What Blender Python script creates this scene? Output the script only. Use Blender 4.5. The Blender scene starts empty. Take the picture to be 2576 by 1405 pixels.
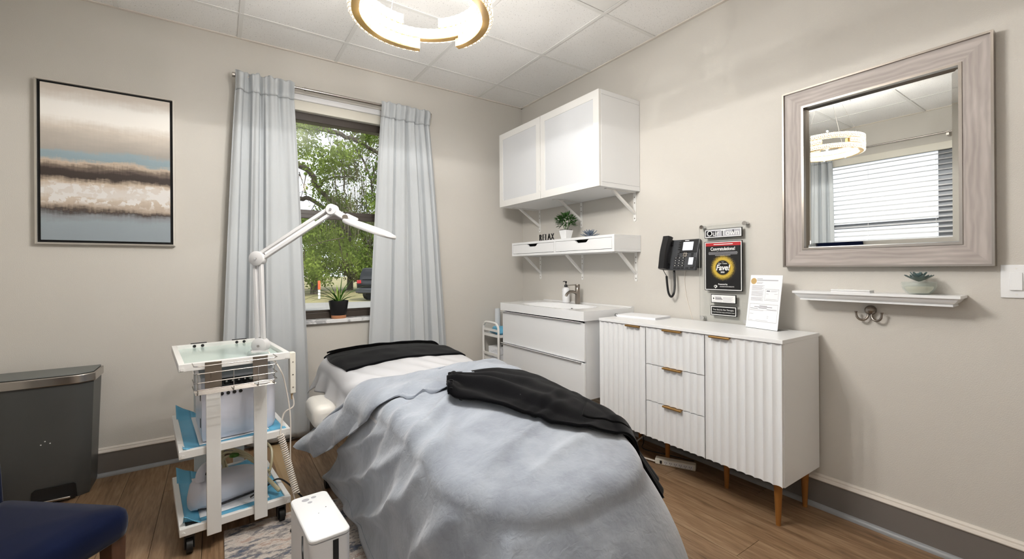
import bpy, bmesh, math, random
import numpy as np
from mathutils import Vector, Matrix
random.seed(7)
rng = np.random.default_rng(7)
PI = math.pi
COL = bpy.context.scene.collection
SC = bpy.context.scene

# ------------------------------------------------------------------ camera
# x runs along the window wall (corner at 0), y along the right-hand wall, z up; metres.
IMW, IMH = 2576.0, 1405.0
FPX, YAW, CYP, ROLL = 1090.065, 0.5987, 675.32, -0.0067
CAM = np.array([-2.4657, -3.4262, 1.187])
_F = np.array([math.sin(YAW), math.cos(YAW), 0.0])
_R0 = np.array([math.cos(YAW), -math.sin(YAW), 0.0]); _U0 = np.array([0, 0, 1.0])
_R = _R0 * math.cos(ROLL) + _U0 * math.sin(ROLL)
_U = _U0 * math.cos(ROLL) - _R0 * math.sin(ROLL)
def _ray(u, v): return _F + _R * (u - IMW / 2) / FPX + _U * (CYP - v) / FPX
def _on(k, val, u, v):
    r = _ray(u, v); return CAM + r * ((val - CAM[k]) / r[k])
def onX(u, v, X=0.0): return _on(0, X, u, v)
def onY(u, v, Y=0.0): return _on(1, Y, u, v)
def onZ(u, v, Z=0.0): return _on(2, Z, u, v)
def dep(u, v, d): return CAM + _ray(u, v) * d

cam_data = bpy.data.cameras.new('camera')
cam_data.sensor_fit = 'HORIZONTAL'; cam_data.sensor_width = 36.0
cam_data.lens = FPX * 36.0 / IMW
cam_data.shift_y = (CYP - IMH / 2) / IMW
cam_data.clip_start = 0.05; cam_data.clip_end = 300
cam = bpy.data.objects.new('camera', cam_data); COL.objects.link(cam)
m = Matrix.Identity(4)
for i in range(3):
    m[i][0] = _R[i]; m[i][1] = _U[i]; m[i][2] = -_F[i]; m[i][3] = CAM[i]
cam.matrix_world = m
SC.camera = cam

# ------------------------------------------------------------------ world, sun, exposure
SC.view_settings.view_transform = 'Standard'
SC.view_settings.look = 'None'
SC.view_settings.gamma = 1.0
SC.view_settings.use_curve_mapping = False
SC.view_settings.exposure = 0.50
world = bpy.data.worlds.new('overcast_sky'); SC.world = world
world.use_nodes = True
bg = world.node_tree.nodes['Background']
bg.inputs[0].default_value = (0.88, 0.94, 1.0, 1)
bg.inputs[1].default_value = 1.25
sun_d = bpy.data.lights.new('sun', 'SUN'); sun_d.energy = 3.4; sun_d.angle = 0.05
sun_d.color = (1.0, 0.95, 0.84)
sun = bpy.data.objects.new('sun', sun_d); COL.objects.link(sun)
sun.rotation_euler = (math.radians(38), 0, math.radians(18))   # from behind the building, onto the trees
CHAND_POWER = 1.0      # scale for the crystal ring lamp
DOWN_POWER = 5.5       # scale for the recessed ceiling lamps behind the camera

# ------------------------------------------------------------------ materials
def lin(c):
    c = c / 255.0
    return c / 12.92 if c <= 0.04045 else ((c + 0.055) / 1.055) ** 2.4
def rgb(t): return (lin(t[0]), lin(t[1]), lin(t[2]), 1.0)
MATS = {}
def mat(name, col=(200, 200, 200), rough=0.5, metal=0.0, spec=0.5, bump=0.0, bscale=200.0, vary=0.0, vscale=5.0,
        sheen=0.0, coat=0.0, emit=None, estr=0.0, stretch=(1, 1, 1), detail=3.0):
    if name in MATS: return MATS[name]
    mt = bpy.data.materials.new(name); mt.use_nodes = True
    nt = mt.node_tree; n = nt.nodes; l = nt.links
    b = n['Principled BSDF']
    b.inputs['Base Color'].default_value = rgb(col)
    b.inputs['Roughness'].default_value = rough
    b.inputs['Metallic'].default_value = metal
    b.inputs['Specular IOR Level'].default_value = spec
    if sheen: 
        b.inputs['Sheen Weight'].default_value = sheen; b.inputs['Sheen Roughness'].default_value = 0.4
    if coat: b.inputs['Coat Weight'].default_value = coat
    if emit:
        b.inputs['Emission Color'].default_value = rgb(emit); b.inputs['Emission Strength'].default_value = estr
    if bump or vary:
        tc = n.new('ShaderNodeTexCoord'); mp = n.new('ShaderNodeMapping')
        mp.inputs['Scale'].default_value = stretch
        l.new(tc.outputs['Object'], mp.inputs['Vector'])
        if bump:
            t = n.new('ShaderNodeTexNoise'); t.inputs['Scale'].default_value = bscale; t.inputs['Detail'].default_value = detail
            l.new(mp.outputs[0], t.inputs['Vector'])
            bp = n.new('ShaderNodeBump'); bp.inputs['Strength'].default_value = min(1.0, bump); bp.inputs['Distance'].default_value = 0.002 * max(1.0, bump)
            l.new(t.outputs[0], bp.inputs['Height']); l.new(bp.outputs[0], b.inputs['Normal'])
        if vary:
            t2 = n.new('ShaderNodeTexNoise'); t2.inputs['Scale'].default_value = vscale; t2.inputs['Detail'].default_value = 4
            l.new(mp.outputs[0], t2.inputs['Vector'])
            mr = n.new('ShaderNodeMapRange'); mr.inputs[1].default_value = 0.3; mr.inputs[2].default_value = 0.7
            mr.inputs[3].default_value = 1 - vary; mr.inputs[4].default_value = 1 + vary * 0.6
            l.new(t2.outputs[0], mr.inputs[0])
            mx = n.new('ShaderNodeVectorMath'); mx.operation = 'SCALE'
            mx.inputs[0].default_value = rgb(col)[:3]
            l.new(mr.outputs[0], mx.inputs['Scale']); l.new(mx.outputs[0], b.inputs['Base Color'])
    MATS[name] = mt
    return mt

def ramp_mat(name, build, rough=0.5, metal=0.0, spec=0.5):
    """a principled material whose colour (and bump) nodes are made by build(nt, bsdf)"""
    mt = bpy.data.materials.new(name); mt.use_nodes = True
    b = mt.node_tree.nodes['Principled BSDF']
    b.inputs['Roughness'].default_value = rough; b.inputs['Metallic'].default_value = metal
    b.inputs['Specular IOR Level'].default_value = spec
    build(mt.node_tree, b); MATS[name] = mt
    return mt
def ramp(nt, stops, interp='LINEAR'):
    r = nt.nodes.new('ShaderNodeValToRGB'); cr = r.color_ramp; cr.interpolation = interp
    while len(cr.elements) < len(stops): cr.elements.new(0.5)
    for e, (p, c) in zip(cr.elements, stops):
        e.position = p; e.color = rgb(c)
    return r

def glass_mat(name, tint=(255, 255, 255), rough=0.0, clear=0.92, fres=1.45):
    mt = bpy.data.materials.new(name); mt.use_nodes = True
    nt = mt.node_tree; n = nt.nodes; n.clear()
    o = n.new('ShaderNodeOutputMaterial'); tr = n.new('ShaderNodeBsdfTransparent'); gl = n.new('ShaderNodeBsdfGlossy')
    tr.inputs[0].default_value = rgb(tint); gl.inputs['Roughness'].default_value = rough
    fr = n.new('ShaderNodeFresnel'); fr.inputs[0].default_value = fres
    mx = n.new('ShaderNodeMixShader')
    nt.links.new(fr.outputs[0], mx.inputs[0]); nt.links.new(tr.outputs[0], mx.inputs[1]); nt.links.new(gl.outputs[0], mx.inputs[2])
    nt.links.new(mx.outputs[0], o.inputs[0]); MATS[name] = mt
    return mt

def wood_floor(nt, b):
    n, l = nt.nodes, nt.links
    tc = n.new('ShaderNodeTexCoord'); oi = n.new('ShaderNodeObjectInfo')
    mp = n.new('ShaderNodeMapping'); mp.inputs['Scale'].default_value = (11, 1.0, 1)
    ad = n.new('ShaderNodeVectorMath'); ad.operation = 'ADD'
    sc = n.new('ShaderNodeVectorMath'); sc.operation = 'SCALE'; sc.inputs[0].default_value = (31, 17, 5)
    l.new(oi.outputs['Random'], sc.inputs['Scale'])
    l.new(tc.outputs['Object'], mp.inputs[0]); l.new(mp.outputs[0], ad.inputs[0]); l.new(sc.outputs[0], ad.inputs[1])
    t = n.new('ShaderNodeTexNoise'); t.inputs['Scale'].default_value = 1.6; t.inputs['Detail'].default_value = 9
    t.inputs['Roughness'].default_value = 0.62; t.inputs['Distortion'].default_value = 1.3
    l.new(ad.outputs[0], t.inputs['Vector'])
    w = n.new('ShaderNodeTexNoise'); w.inputs['Scale'].default_value = 9; w.inputs['Detail'].default_value = 6
    l.new(ad.outputs[0], w.inputs['Vector'])
    mx = n.new('ShaderNodeMath'); mx.operation = 'MULTIPLY_ADD'; mx.inputs[1].default_value = 0.45
    ml = n.new('ShaderNodeMath'); ml.operation = 'MULTIPLY'; ml.inputs[1].default_value = 0.6
    l.new(t.outputs[0], ml.inputs[0]); l.new(w.outputs[0], mx.inputs[0]); l.new(ml.outputs[0], mx.inputs[2])
    r = ramp(nt, [(0.33, (92, 70, 50)), (0.47, (128, 101, 75)), (0.56, (142, 115, 88)), (0.68, (158, 133, 106))])
    l.new(mx.outputs[0], r.inputs[0])
    hv = n.new('ShaderNodeHueSaturation'); mr = n.new('ShaderNodeMapRange'); mr.inputs[3].default_value = 0.95; mr.inputs[4].default_value = 1.05
    l.new(oi.outputs['Random'], mr.inputs[0]); l.new(mr.outputs[0], hv.inputs['Value']); l.new(r.outputs[0], hv.inputs['Color'])
    l.new(hv.outputs[0], b.inputs['Base Color'])
    bp = n.new('ShaderNodeBump'); bp.inputs['Strength'].default_value = 0.15; bp.inputs['Distance'].default_value = 0.001
    l.new(mx.outputs[0], bp.inputs['Height']); l.new(bp.outputs[0], b.inputs['Normal'])
ramp_mat('floor_wood', wood_floor, rough=0.42, spec=0.35)

def grey_wood(nt, b):          # grain runs along local x
    n, l = nt.nodes, nt.links
    tc = n.new('ShaderNodeTexCoord'); mp = n.new('ShaderNodeMapping'); mp.inputs['Scale'].default_value = (2.2, 20, 20)
    l.new(tc.outputs['Object'], mp.inputs[0])
    d = n.new('ShaderNodeTexNoise'); d.inputs['Scale'].default_value = 1.4; d.inputs['Detail'].default_value = 4; d.inputs['Distortion'].default_value = 0.8
    l.new(mp.outputs[0], d.inputs['Vector'])
    wv = n.new('ShaderNodeTexWave'); wv.wave_type = 'RINGS'; wv.rings_direction = 'X'
    wv.inputs['Scale'].default_value = 0.9; wv.inputs['Distortion'].default_value = 9; wv.inputs['Detail'].default_value = 3; wv.inputs['Detail Scale'].default_value = 0.8
    mp2 = n.new('ShaderNodeMapping'); mp2.inputs['Scale'].default_value = (5, 26, 26)
    l.new(tc.outputs['Object'], mp2.inputs[0]); l.new(mp2.outputs[0], wv.inputs['Vector'])
    mx = n.new('ShaderNodeMath'); mx.operation = 'MULTIPLY_ADD'; mx.inputs[1].default_value = 0.22
    ml = n.new('ShaderNodeMath'); ml.operation = 'MULTIPLY'; ml.inputs[1].default_value = 0.8
    l.new(d.outputs[0], ml.inputs[0]); l.new(wv.outputs[1], mx.inputs[0]); l.new(ml.outputs[0], mx.inputs[2])
    r = ramp(nt, [(0.2, (152, 143, 138)), (0.5, (172, 163, 158)), (0.8, (190, 182, 177))])
    l.new(mx.outputs[0], r.inputs[0]); l.new(r.outputs[0], b.inputs['Base Color'])
    bp = n.new('ShaderNodeBump'); bp.inputs['Strength'].default_value = 0.25; bp.inputs['Distance'].default_value = 0.001
    l.new(mx.outputs[0], bp.inputs['Height']); l.new(bp.outputs[0], b.inputs['Normal'])
ramp_mat('grey_wood', grey_wood, rough=0.55)

def tile_mat(nt, b):
    n, l = nt.nodes, nt.links
    tc = n.new('ShaderNodeTexCoord')
    v = n.new('ShaderNodeTexNoise'); v.inputs['Scale'].default_value = 170; v.inputs['Detail'].default_value = 2
    l.new(tc.outputs['Object'], v.inputs['Vector'])
    r = ramp(nt, [(0.27, (160, 158, 154)), (0.34, (243, 242, 240)), (1.0, (247, 246, 244))])
    l.new(v.outputs[0], r.inputs[0]); l.new(r.outputs[0], b.inputs['Base Color'])
    bp = n.new('ShaderNodeBump'); bp.inputs['Strength'].default_value = 0.3; bp.inputs['Distance'].default_value = 0.002
    l.new(r.outputs[0], bp.inputs['Height']); l.new(bp.outputs[0], b.inputs['Normal'])
ramp_mat('ceiling_tile', tile_mat, rough=0.95, spec=0.1)

def painting(nt, b):           # canvas local z 0..0.86 upward
    n, l = nt.nodes, nt.links
    tc = n.new('ShaderNodeTexCoord'); sp = n.new('ShaderNodeSeparateXYZ'); l.new(tc.outputs['Object'], sp.inputs[0])
    mp = n.new('ShaderNodeMapping'); mp.inputs['Scale'].default_value = (3, 1, 11); l.new(tc.outputs['Object'], mp.inputs[0])
    t = n.new('ShaderNodeTexNoise'); t.inputs['Scale'].default_value = 1.3; t.inputs['Detail'].default_value = 8; t.inputs['Roughness'].default_value = 0.65
    l.new(mp.outputs[0], t.inputs['Vector'])
    mp3 = n.new('ShaderNodeMapping'); mp3.inputs['Scale'].default_value = (60, 1, 5); l.new(tc.outputs['Object'], mp3.inputs[0])
    t3 = n.new('ShaderNodeTexNoise'); t3.inputs['Scale'].default_value = 1.5; t3.inputs['Detail'].default_value = 5
    l.new(mp3.outputs[0], t3.inputs['Vector'])
    # height fraction disturbed by the noises
    a = n.new('ShaderNodeMath'); a.operation = 'MULTIPLY'; a.inputs[1].default_value = 1 / 0.86; l.new(sp.outputs['Z'], a.inputs[0])
    s1 = n.new('ShaderNodeMath'); s1.operation = 'MULTIPLY_ADD'; s1.inputs[1].default_value = 0.13; l.new(t.outputs[0], s1.inputs[0]); l.new(a.outputs[0], s1.inputs[2])
    s2 = n.new('ShaderNodeMath'); s2.operation = 'MULTIPLY_ADD'; s2.inputs[1].default_value = 0.028; l.new(t3.outputs[0], s2.inputs[0]); l.new(s1.outputs[0], s2.inputs[2])
    s3 = n.new('ShaderNodeMath'); s3.operation = 'SUBTRACT'; s3.inputs[1].default_value = 0.079; l.new(s2.outputs[0], s3.inputs[0])
    r = ramp(nt, [(0.0, (146, 156, 163)), (0.12, (150, 161, 168)), (0.165, (138, 142, 146)), (0.197, (68, 56, 50)), (0.225, (182, 166, 150)),
                  (0.275, (204, 190, 174)), (0.30, (218, 212, 206)), (0.355, (214, 205, 196)), (0.385, (196, 178, 158)), (0.415, (58, 47, 42)),
                  (0.455, (62, 51, 46)), (0.485, (118, 104, 93)), (0.51, (200, 182, 162)), (0.535, (142, 162, 171)), (0.575, (150, 168, 176)),
                  (0.60, (170, 164, 156)), (0.68, (190, 182, 172)), (0.74, (214, 204, 192)), (0.80, (244, 240, 234)), (0.90, (242, 239, 234)), (0.97, (218, 208, 198))])
    l.new(s3.outputs[0], r.inputs[0])
    # thick white impasto flakes in the pale band
    vo = n.new('ShaderNodeTexNoise'); vo.inputs['Scale'].default_value = 30; vo.inputs['Detail'].default_value = 10; l.new(tc.outputs['Object'], vo.inputs['Vector'])
    th = n.new('ShaderNodeMapRange'); th.inputs[1].default_value = 0.5; th.inputs[2].default_value = 0.54; l.new(vo.outputs[0], th.inputs[0])
    bnd = n.new('ShaderNodeMapRange'); bnd.interpolation_type = 'SMOOTHSTEP'
    ab = n.new('ShaderNodeMath'); ab.operation = 'SUBTRACT'; ab.inputs[1].default_value = 0.375; l.new(s1.outputs[0], ab.inputs[0])
    ab2 = n.new('ShaderNodeMath'); ab2.operation = 'ABSOLUTE'; l.new(ab.outputs[0], ab2.inputs[0])
    bnd.inputs[1].default_value = 0.085; bnd.inputs[2].default_value = 0.045; l.new(ab2.outputs[0], bnd.inputs[0])
    mu = n.new('ShaderNodeMath'); mu.operation = 'MULTIPLY'; l.new(th.outputs[0], mu.inputs[0]); l.new(bnd.outputs[0], mu.inputs[1])
    mix = n.new('ShaderNodeMix'); mix.data_type = 'RGBA'; l.new(mu.outputs[0], mix.inputs['Factor']); l.new(r.outputs[0], mix.inputs['A'])
    mix.inputs['B'].default_value = rgb((226, 223, 220)); l.new(mix.outputs['Result'], b.inputs['Base Color'])
    bp = n.new('ShaderNodeBump'); bp.inputs['Strength'].default_value = 0.3; bp.inputs['Distance'].default_value = 0.003
    sm = n.new('ShaderNodeMath'); sm.operation = 'MULTIPLY_ADD'; sm.inputs[1].default_value = 1.0; sm.inputs[2].default_value = 0.0; l.new(t.outputs[0], sm.inputs[0]); l.new(vo.outputs[0], sm.inputs[1])
    l.new(sm.outputs[0], bp.inputs['Height']); l.new(bp.outputs[0], b.inputs['Normal'])
ramp_mat('painted_canvas', painting, rough=0.5)

def rug_mat(nt, b):
    n, l = nt.nodes, nt.links
    tc = n.new('ShaderNodeTexCoord'); mp = n.new('ShaderNodeMapping'); mp.inputs['Scale'].default_value = (1.0, 2.4, 1); l.new(tc.outputs['Object'], mp.inputs[0])
    t = n.new('ShaderNodeTexNoise'); t.inputs['Scale'].default_value = 7; t.inputs['Detail'].default_value = 10; t.inputs['Roughness'].default_value = 0.78
    l.new(mp.outputs[0], t.inputs['Vector'])
    r = ramp(nt, [(0.3, (70, 78, 96)), (0.40, (92, 100, 116)), (0.45, (128, 124, 124)), (0.5, (188, 180, 172)), (0.54, (204, 196, 188)), (0.6, (164, 138, 124)), (0.66, (196, 188, 180))])
    l.new(t.outputs[0], r.inputs[0])
    f = n.new('ShaderNodeTexNoise'); f.inputs['Scale'].default_value = 160; l.new(tc.outputs['Object'], f.inputs['Vector'])
    l.new(r.outputs[0], b.inputs['Base Color'])
    bp = n.new('ShaderNodeBump'); bp.inputs['Strength'].default_value = 0.8; bp.inputs['Distance'].default_value = 0.003
    l.new(f.outputs[0], bp.inputs['Height']); l.new(bp.outputs[0], b.inputs['Normal'])
ramp_mat('faded_rug', rug_mat, rough=0.95, spec=0.1)

def marble(nt, b):
    n, l = nt.nodes, nt.links
    tc = n.new('ShaderNodeTexCoord')
    t = n.new('ShaderNodeTexNoise'); t.inputs['Scale'].default_value = 14; t.inputs['Detail'].default_value = 8; t.inputs['Distortion'].default_value = 1.5
    l.new(tc.outputs['Object'], t.inputs['Vector'])
    r = ramp(nt, [(0.38, (176, 176, 178)), (0.48, (228, 228, 228)), (1, (238, 238, 238))]); l.new(t.outputs[0], r.inputs[0]); l.new(r.outputs[0], b.inputs['Base Color'])
ramp_mat('marble', marble, rough=0.25)

def plush(nt, b):              # blanket pile brushed lighter and darker
    n, l = nt.nodes, nt.links
    tc = n.new('ShaderNodeTexCoord'); mp = n.new('ShaderNodeMapping'); mp.inputs['Scale'].default_value = (1, 1.5, 1); l.new(tc.outputs['Object'], mp.inputs[0])
    t = n.new('ShaderNodeTexNoise'); t.inputs['Scale'].default_value = 5; t.inputs['Detail'].default_value = 7; t.inputs['Roughness'].default_value = 0.6; t.inputs['Distortion'].default_value = 0.5
    l.new(mp.outputs[0], t.inputs['Vector'])
    r = ramp(nt, [(0.30, (136, 142, 153)), (0.5, (154, 161, 172)), (0.70, (170, 177, 187))]); l.new(t.outputs[0], r.inputs[0]); l.new(r.outputs[0], b.inputs['Base Color'])
    f = n.new('ShaderNodeTexNoise'); f.inputs['Scale'].default_value = 34; f.inputs['Detail'].default_value = 5; f.inputs['Distortion'].default_value = 0.8; l.new(mp.outputs[0], f.inputs['Vector'])
    bp = n.new('ShaderNodeBump'); bp.inputs['Strength'].default_value = 0.5; bp.inputs['Distance'].default_value = 0.005
    l.new(f.outputs[0], bp.inputs['Height']); l.new(bp.outputs[0], b.inputs['Normal'])
    b.inputs['Sheen Weight'].default_value = 0.5; b.inputs['Sheen Roughness'].default_value = 0.5
ramp_mat('plush_grey', plush, rough=0.9, spec=0.15)

M = {}
M['wall'] = mat('wall_paint', (208, 204, 197), 0.85, spec=0.2, bump=0.5, bscale=260, detail=4)
M['grid'] = mat('ceiling_grid', (233, 232, 229), 0.6)
M['white'] = mat('white_lacquer', (238, 239, 240), 0.32)
M['whitematte'] = mat('white_matte', (236, 236, 238), 0.55)
M['whitegloss'] = mat('white_ceramic', (240, 241, 242), 0.12)
M['whitemetal'] = mat('white_metal', (234, 233, 230), 0.38)
M['lampwhite'] = mat('lamp_grey_white', (206, 205, 205), 0.4)
M['plastic'] = mat('white_plastic', (226, 226, 236), 0.28)
M['cream'] = mat('cream_plastic', (232, 228, 216), 0.45)
M['black'] = mat('black_plastic', (22, 22, 24), 0.4)
M['blackmatte'] = mat('black_matte', (12, 12, 13), 0.8)
M['charcoal'] = mat('charcoal_plastic', (62, 64, 68), 0.4)
M['darkgrey'] = mat('trash_grey', (74, 75, 74), 0.42, bump=0.1, bscale=400)
M['lidgrey'] = mat('lid_grey', (104, 107, 105), 0.45)
M['steel'] = mat('brushed_steel', (190, 184, 178), 0.25, metal=1.0)
M['nickel'] = mat('brushed_nickel', (152, 144, 136), 0.3, metal=1.0)
M['chrome'] = mat('chrome', (215, 215, 215), 0.08, metal=1.0)
M['silverframe'] = mat('silver_leaf_frame', (224, 219, 211), 0.42, metal=0.2)
M['gold'] = mat('champagne_gold', (196, 160, 104), 0.28, metal=1.0)
M['brass'] = mat('brushed_gold', (176, 138, 84), 0.35, metal=0.85)
M['winframe'] = mat('pale_window_frame', (150, 154, 160), 0.5)
M['bronze'] = mat('dark_bronze', (60, 51, 44), 0.4)
M['base_grey'] = mat('baseboard_grey', (116, 111, 107), 0.45, vary=0.06, vscale=3)
M['base_cap'] = mat('baseboard_cap', (222, 215, 206), 0.5)
M['base_shoe'] = mat('baseboard_shoe', (150, 152, 154), 0.4, vary=0.1, vscale=6)
M['curtain'] = mat('curtain_linen', (194, 198, 201), 0.85, spec=0.15, bump=0.35, bscale=500, stretch=(1, 1, 0.35))
M['bluepad'] = mat('blue_pad', (104, 182, 218), 0.5)
M['padwhite'] = mat('pad_white', (234, 236, 240), 0.8, bump=0.4, bscale=120)
M['sheet'] = mat('satin_sheet', (204, 204, 207), 0.42, spec=0.4)
M['vinyl'] = mat('cream_vinyl', (236, 232, 224), 0.4)
M['towel'] = mat('black_terry', (9, 9, 12), 0.95, spec=0.08, bump=0.45, bscale=520, sheen=0.12)
M['velvet'] = mat('blue_velvet', (6, 16, 44), 0.85, spec=0.1, sheen=0.15, vary=0.18, vscale=9)
M['legwood'] = mat('dark_leg_wood', (84, 54, 34), 0.45, vary=0.2, vscale=8, stretch=(6, 6, 1))
M['rubber'] = mat('black_rubber', (20, 20, 21), 0.5)
M['tan'] = mat('tan_vinyl', (186, 158, 118), 0.45)
M['cord'] = mat('white_cord', (226, 218, 208), 0.45)
M['tube'] = mat('yellowed_tube', (214, 204, 168), 0.3)
M['frost'] = mat('frosted_glass', (218, 220, 223), 0.2, spec=0.6)
M['mint'] = mat('mint_glass', (206, 224, 218), 0.12, spec=0.6)
M['screen'] = mat('phone_screen', (226, 230, 236), 0.1, emit=(226, 232, 240), estr=0.35)
M['paper'] = mat('paper', (242, 243, 246), 0.6)
M['ink'] = mat('print_ink', (178, 178, 184), 0.7)
M['inkmid'] = mat('grey_ink', (132, 132, 138), 0.7)
M['inkdark'] = mat('dark_ink', (40, 40, 44), 0.7)
M['printblack'] = mat('print_black', (16, 16, 17), 0.35)
M['printwhite'] = mat('print_white', (240, 240, 238), 0.5)
M['printred'] = mat('print_red', (176, 30, 36), 0.45)
M['goldprint'] = mat('gold_print', (206, 176, 66), 0.4)
M['sealgold'] = mat('gold_seal', (196, 164, 108), 0.4)
M['terracotta'] = mat('terracotta', (196, 138, 100), 0.7)
M['soil'] = mat('soil', (52, 40, 32), 0.95)
M['leaf'] = mat('leaf_green', (78, 130, 48), 0.45, vary=0.35, vscale=18)
M['leafpale'] = mat('leaf_stripe', (150, 178, 84), 0.45)
M['leafdark'] = mat('shrub_green', (52, 94, 36), 0.5, vary=0.4, vscale=30)
M['slate'] = mat('slate_succulent', (112, 124, 142), 0.35, vary=0.2, vscale=40)
M['greenglass'] = mat('grey_green_glass', (92, 112, 112), 0.08, spec=0.8)
M['wax'] = mat('candle_wax', (226, 220, 200), 0.5)
M['asphalt'] = mat('road', (128, 127, 124), 0.9, vary=0.08, vscale=1.0)
M['grass'] = mat('lawn', (128, 122, 84), 0.95, vary=0.35, vscale=0.9)
M['bark'] = mat('bark', (74, 66, 56), 0.9, vary=0.3, vscale=6, bump=1.0, bscale=20)
M['moss'] = mat('hanging_moss', (104, 102, 80), 0.95)
M['carpaint'] = mat('dark_car_paint', (22, 23, 25), 0.35, spec=0.3)
M['orange'] = mat('orange_marker', (214, 96, 52), 0.6)
M['taillight'] = mat('tail_light', (190, 40, 44), 0.2)
M['wood_gold'] = mat('walnut_gold_leg', (156, 104, 48), 0.4, metal=0.25)
M['mirror'] = mat('mirror_silver', (232, 234, 232), 0.0, metal=1.0)
M['glass'] = glass_mat('window_glass')
M['acrylic'] = glass_mat('clear_acrylic', (254, 255, 255), fres=1.3)
M['clearglass'] = mat('clear_bowl_glass', (214, 226, 218), 0.08, spec=0.6)
M['clearglass'].node_tree.nodes['Principled BSDF'].inputs['Alpha'].default_value = 0.22
def leaf_translucent(name, c1, c2):
    mt = bpy.data.materials.new(name); mt.use_nodes = True
    nt = mt.node_tree; n = nt.nodes; n.clear()
    o = n.new('ShaderNodeOutputMaterial'); d = n.new('ShaderNodeBsdfDiffuse'); t = n.new('ShaderNodeBsdfTranslucent'); mx = n.new('ShaderNodeMixShader')
    tc = n.new('ShaderNodeTexCoord'); ns = n.new('ShaderNodeTexNoise'); ns.inputs['Scale'].default_value = 1.2; ns.inputs['Detail'].default_value = 8
    nt.links.new(tc.outputs['Object'], ns.inputs['Vector'])
    r = ramp(nt, [(0.35, c1), (0.65, c2)]); nt.links.new(ns.outputs[0], r.inputs[0])
    nt.links.new(r.outputs[0], d.inputs[0]); nt.links.new(r.outputs[0], t.inputs[0]); mx.inputs[0].default_value = 0.45
    nt.links.new(d.outputs[0], mx.inputs[1]); nt.links.new(t.outputs[0], mx.inputs[2]); nt.links.new(mx.outputs[0], o.inputs[0]); MATS[name] = mt
    return mt
M['foliage'] = leaf_translucent('tree_leaves', (88, 108, 46), (140, 158, 78))
M['foliage2'] = leaf_translucent('tree_leaves_olive', (98, 104, 58), (142, 146, 92))
def crystal_mat():
    mt = bpy.data.materials.new('lit_crystal'); mt.use_nodes = True
    nt = mt.node_tree; b = nt.nodes['Principled BSDF']
    b.inputs['Base Color'].default_value = rgb((120, 112, 96)); b.inputs['Roughness'].default_value = 0.08; b.inputs['Specular IOR Level'].default_value = 0.8
    g = nt.nodes.new('ShaderNodeTexCoord'); ns = nt.nodes.new('ShaderNodeTexVoronoi'); ns.feature = 'DISTANCE_TO_EDGE'; ns.inputs['Scale'].default_value = 75
    nt.links.new(g.outputs['Object'], ns.inputs['Vector'])
    mr = nt.nodes.new('ShaderNodeMapRange'); mr.inputs[1].default_value = 0.02; mr.inputs[2].default_value = 0.16; mr.inputs[3].default_value = 0.12 * CHAND_POWER; mr.inputs[4].default_value = 2.6 * CHAND_POWER
    nt.links.new(ns.outputs['Distance'], mr.inputs[0]); nt.links.new(mr.outputs[0], b.inputs['Emission Strength'])
    rc_ = ramp(nt, [(0.0, (214, 168, 96)), (0.10, (255, 240, 212)), (0.3, (255, 248, 234))]); nt.links.new(ns.outputs['Distance'], rc_.inputs[0]); nt.links.new(rc_.outputs[0], b.inputs['Emission Color'])
    return mt
M['crystal'] = crystal_mat()
M['downlight'] = mat('lamp_lens', (250, 250, 248), 0.4, emit=(255, 250, 244), estr=38.0 * DOWN_POWER)

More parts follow.
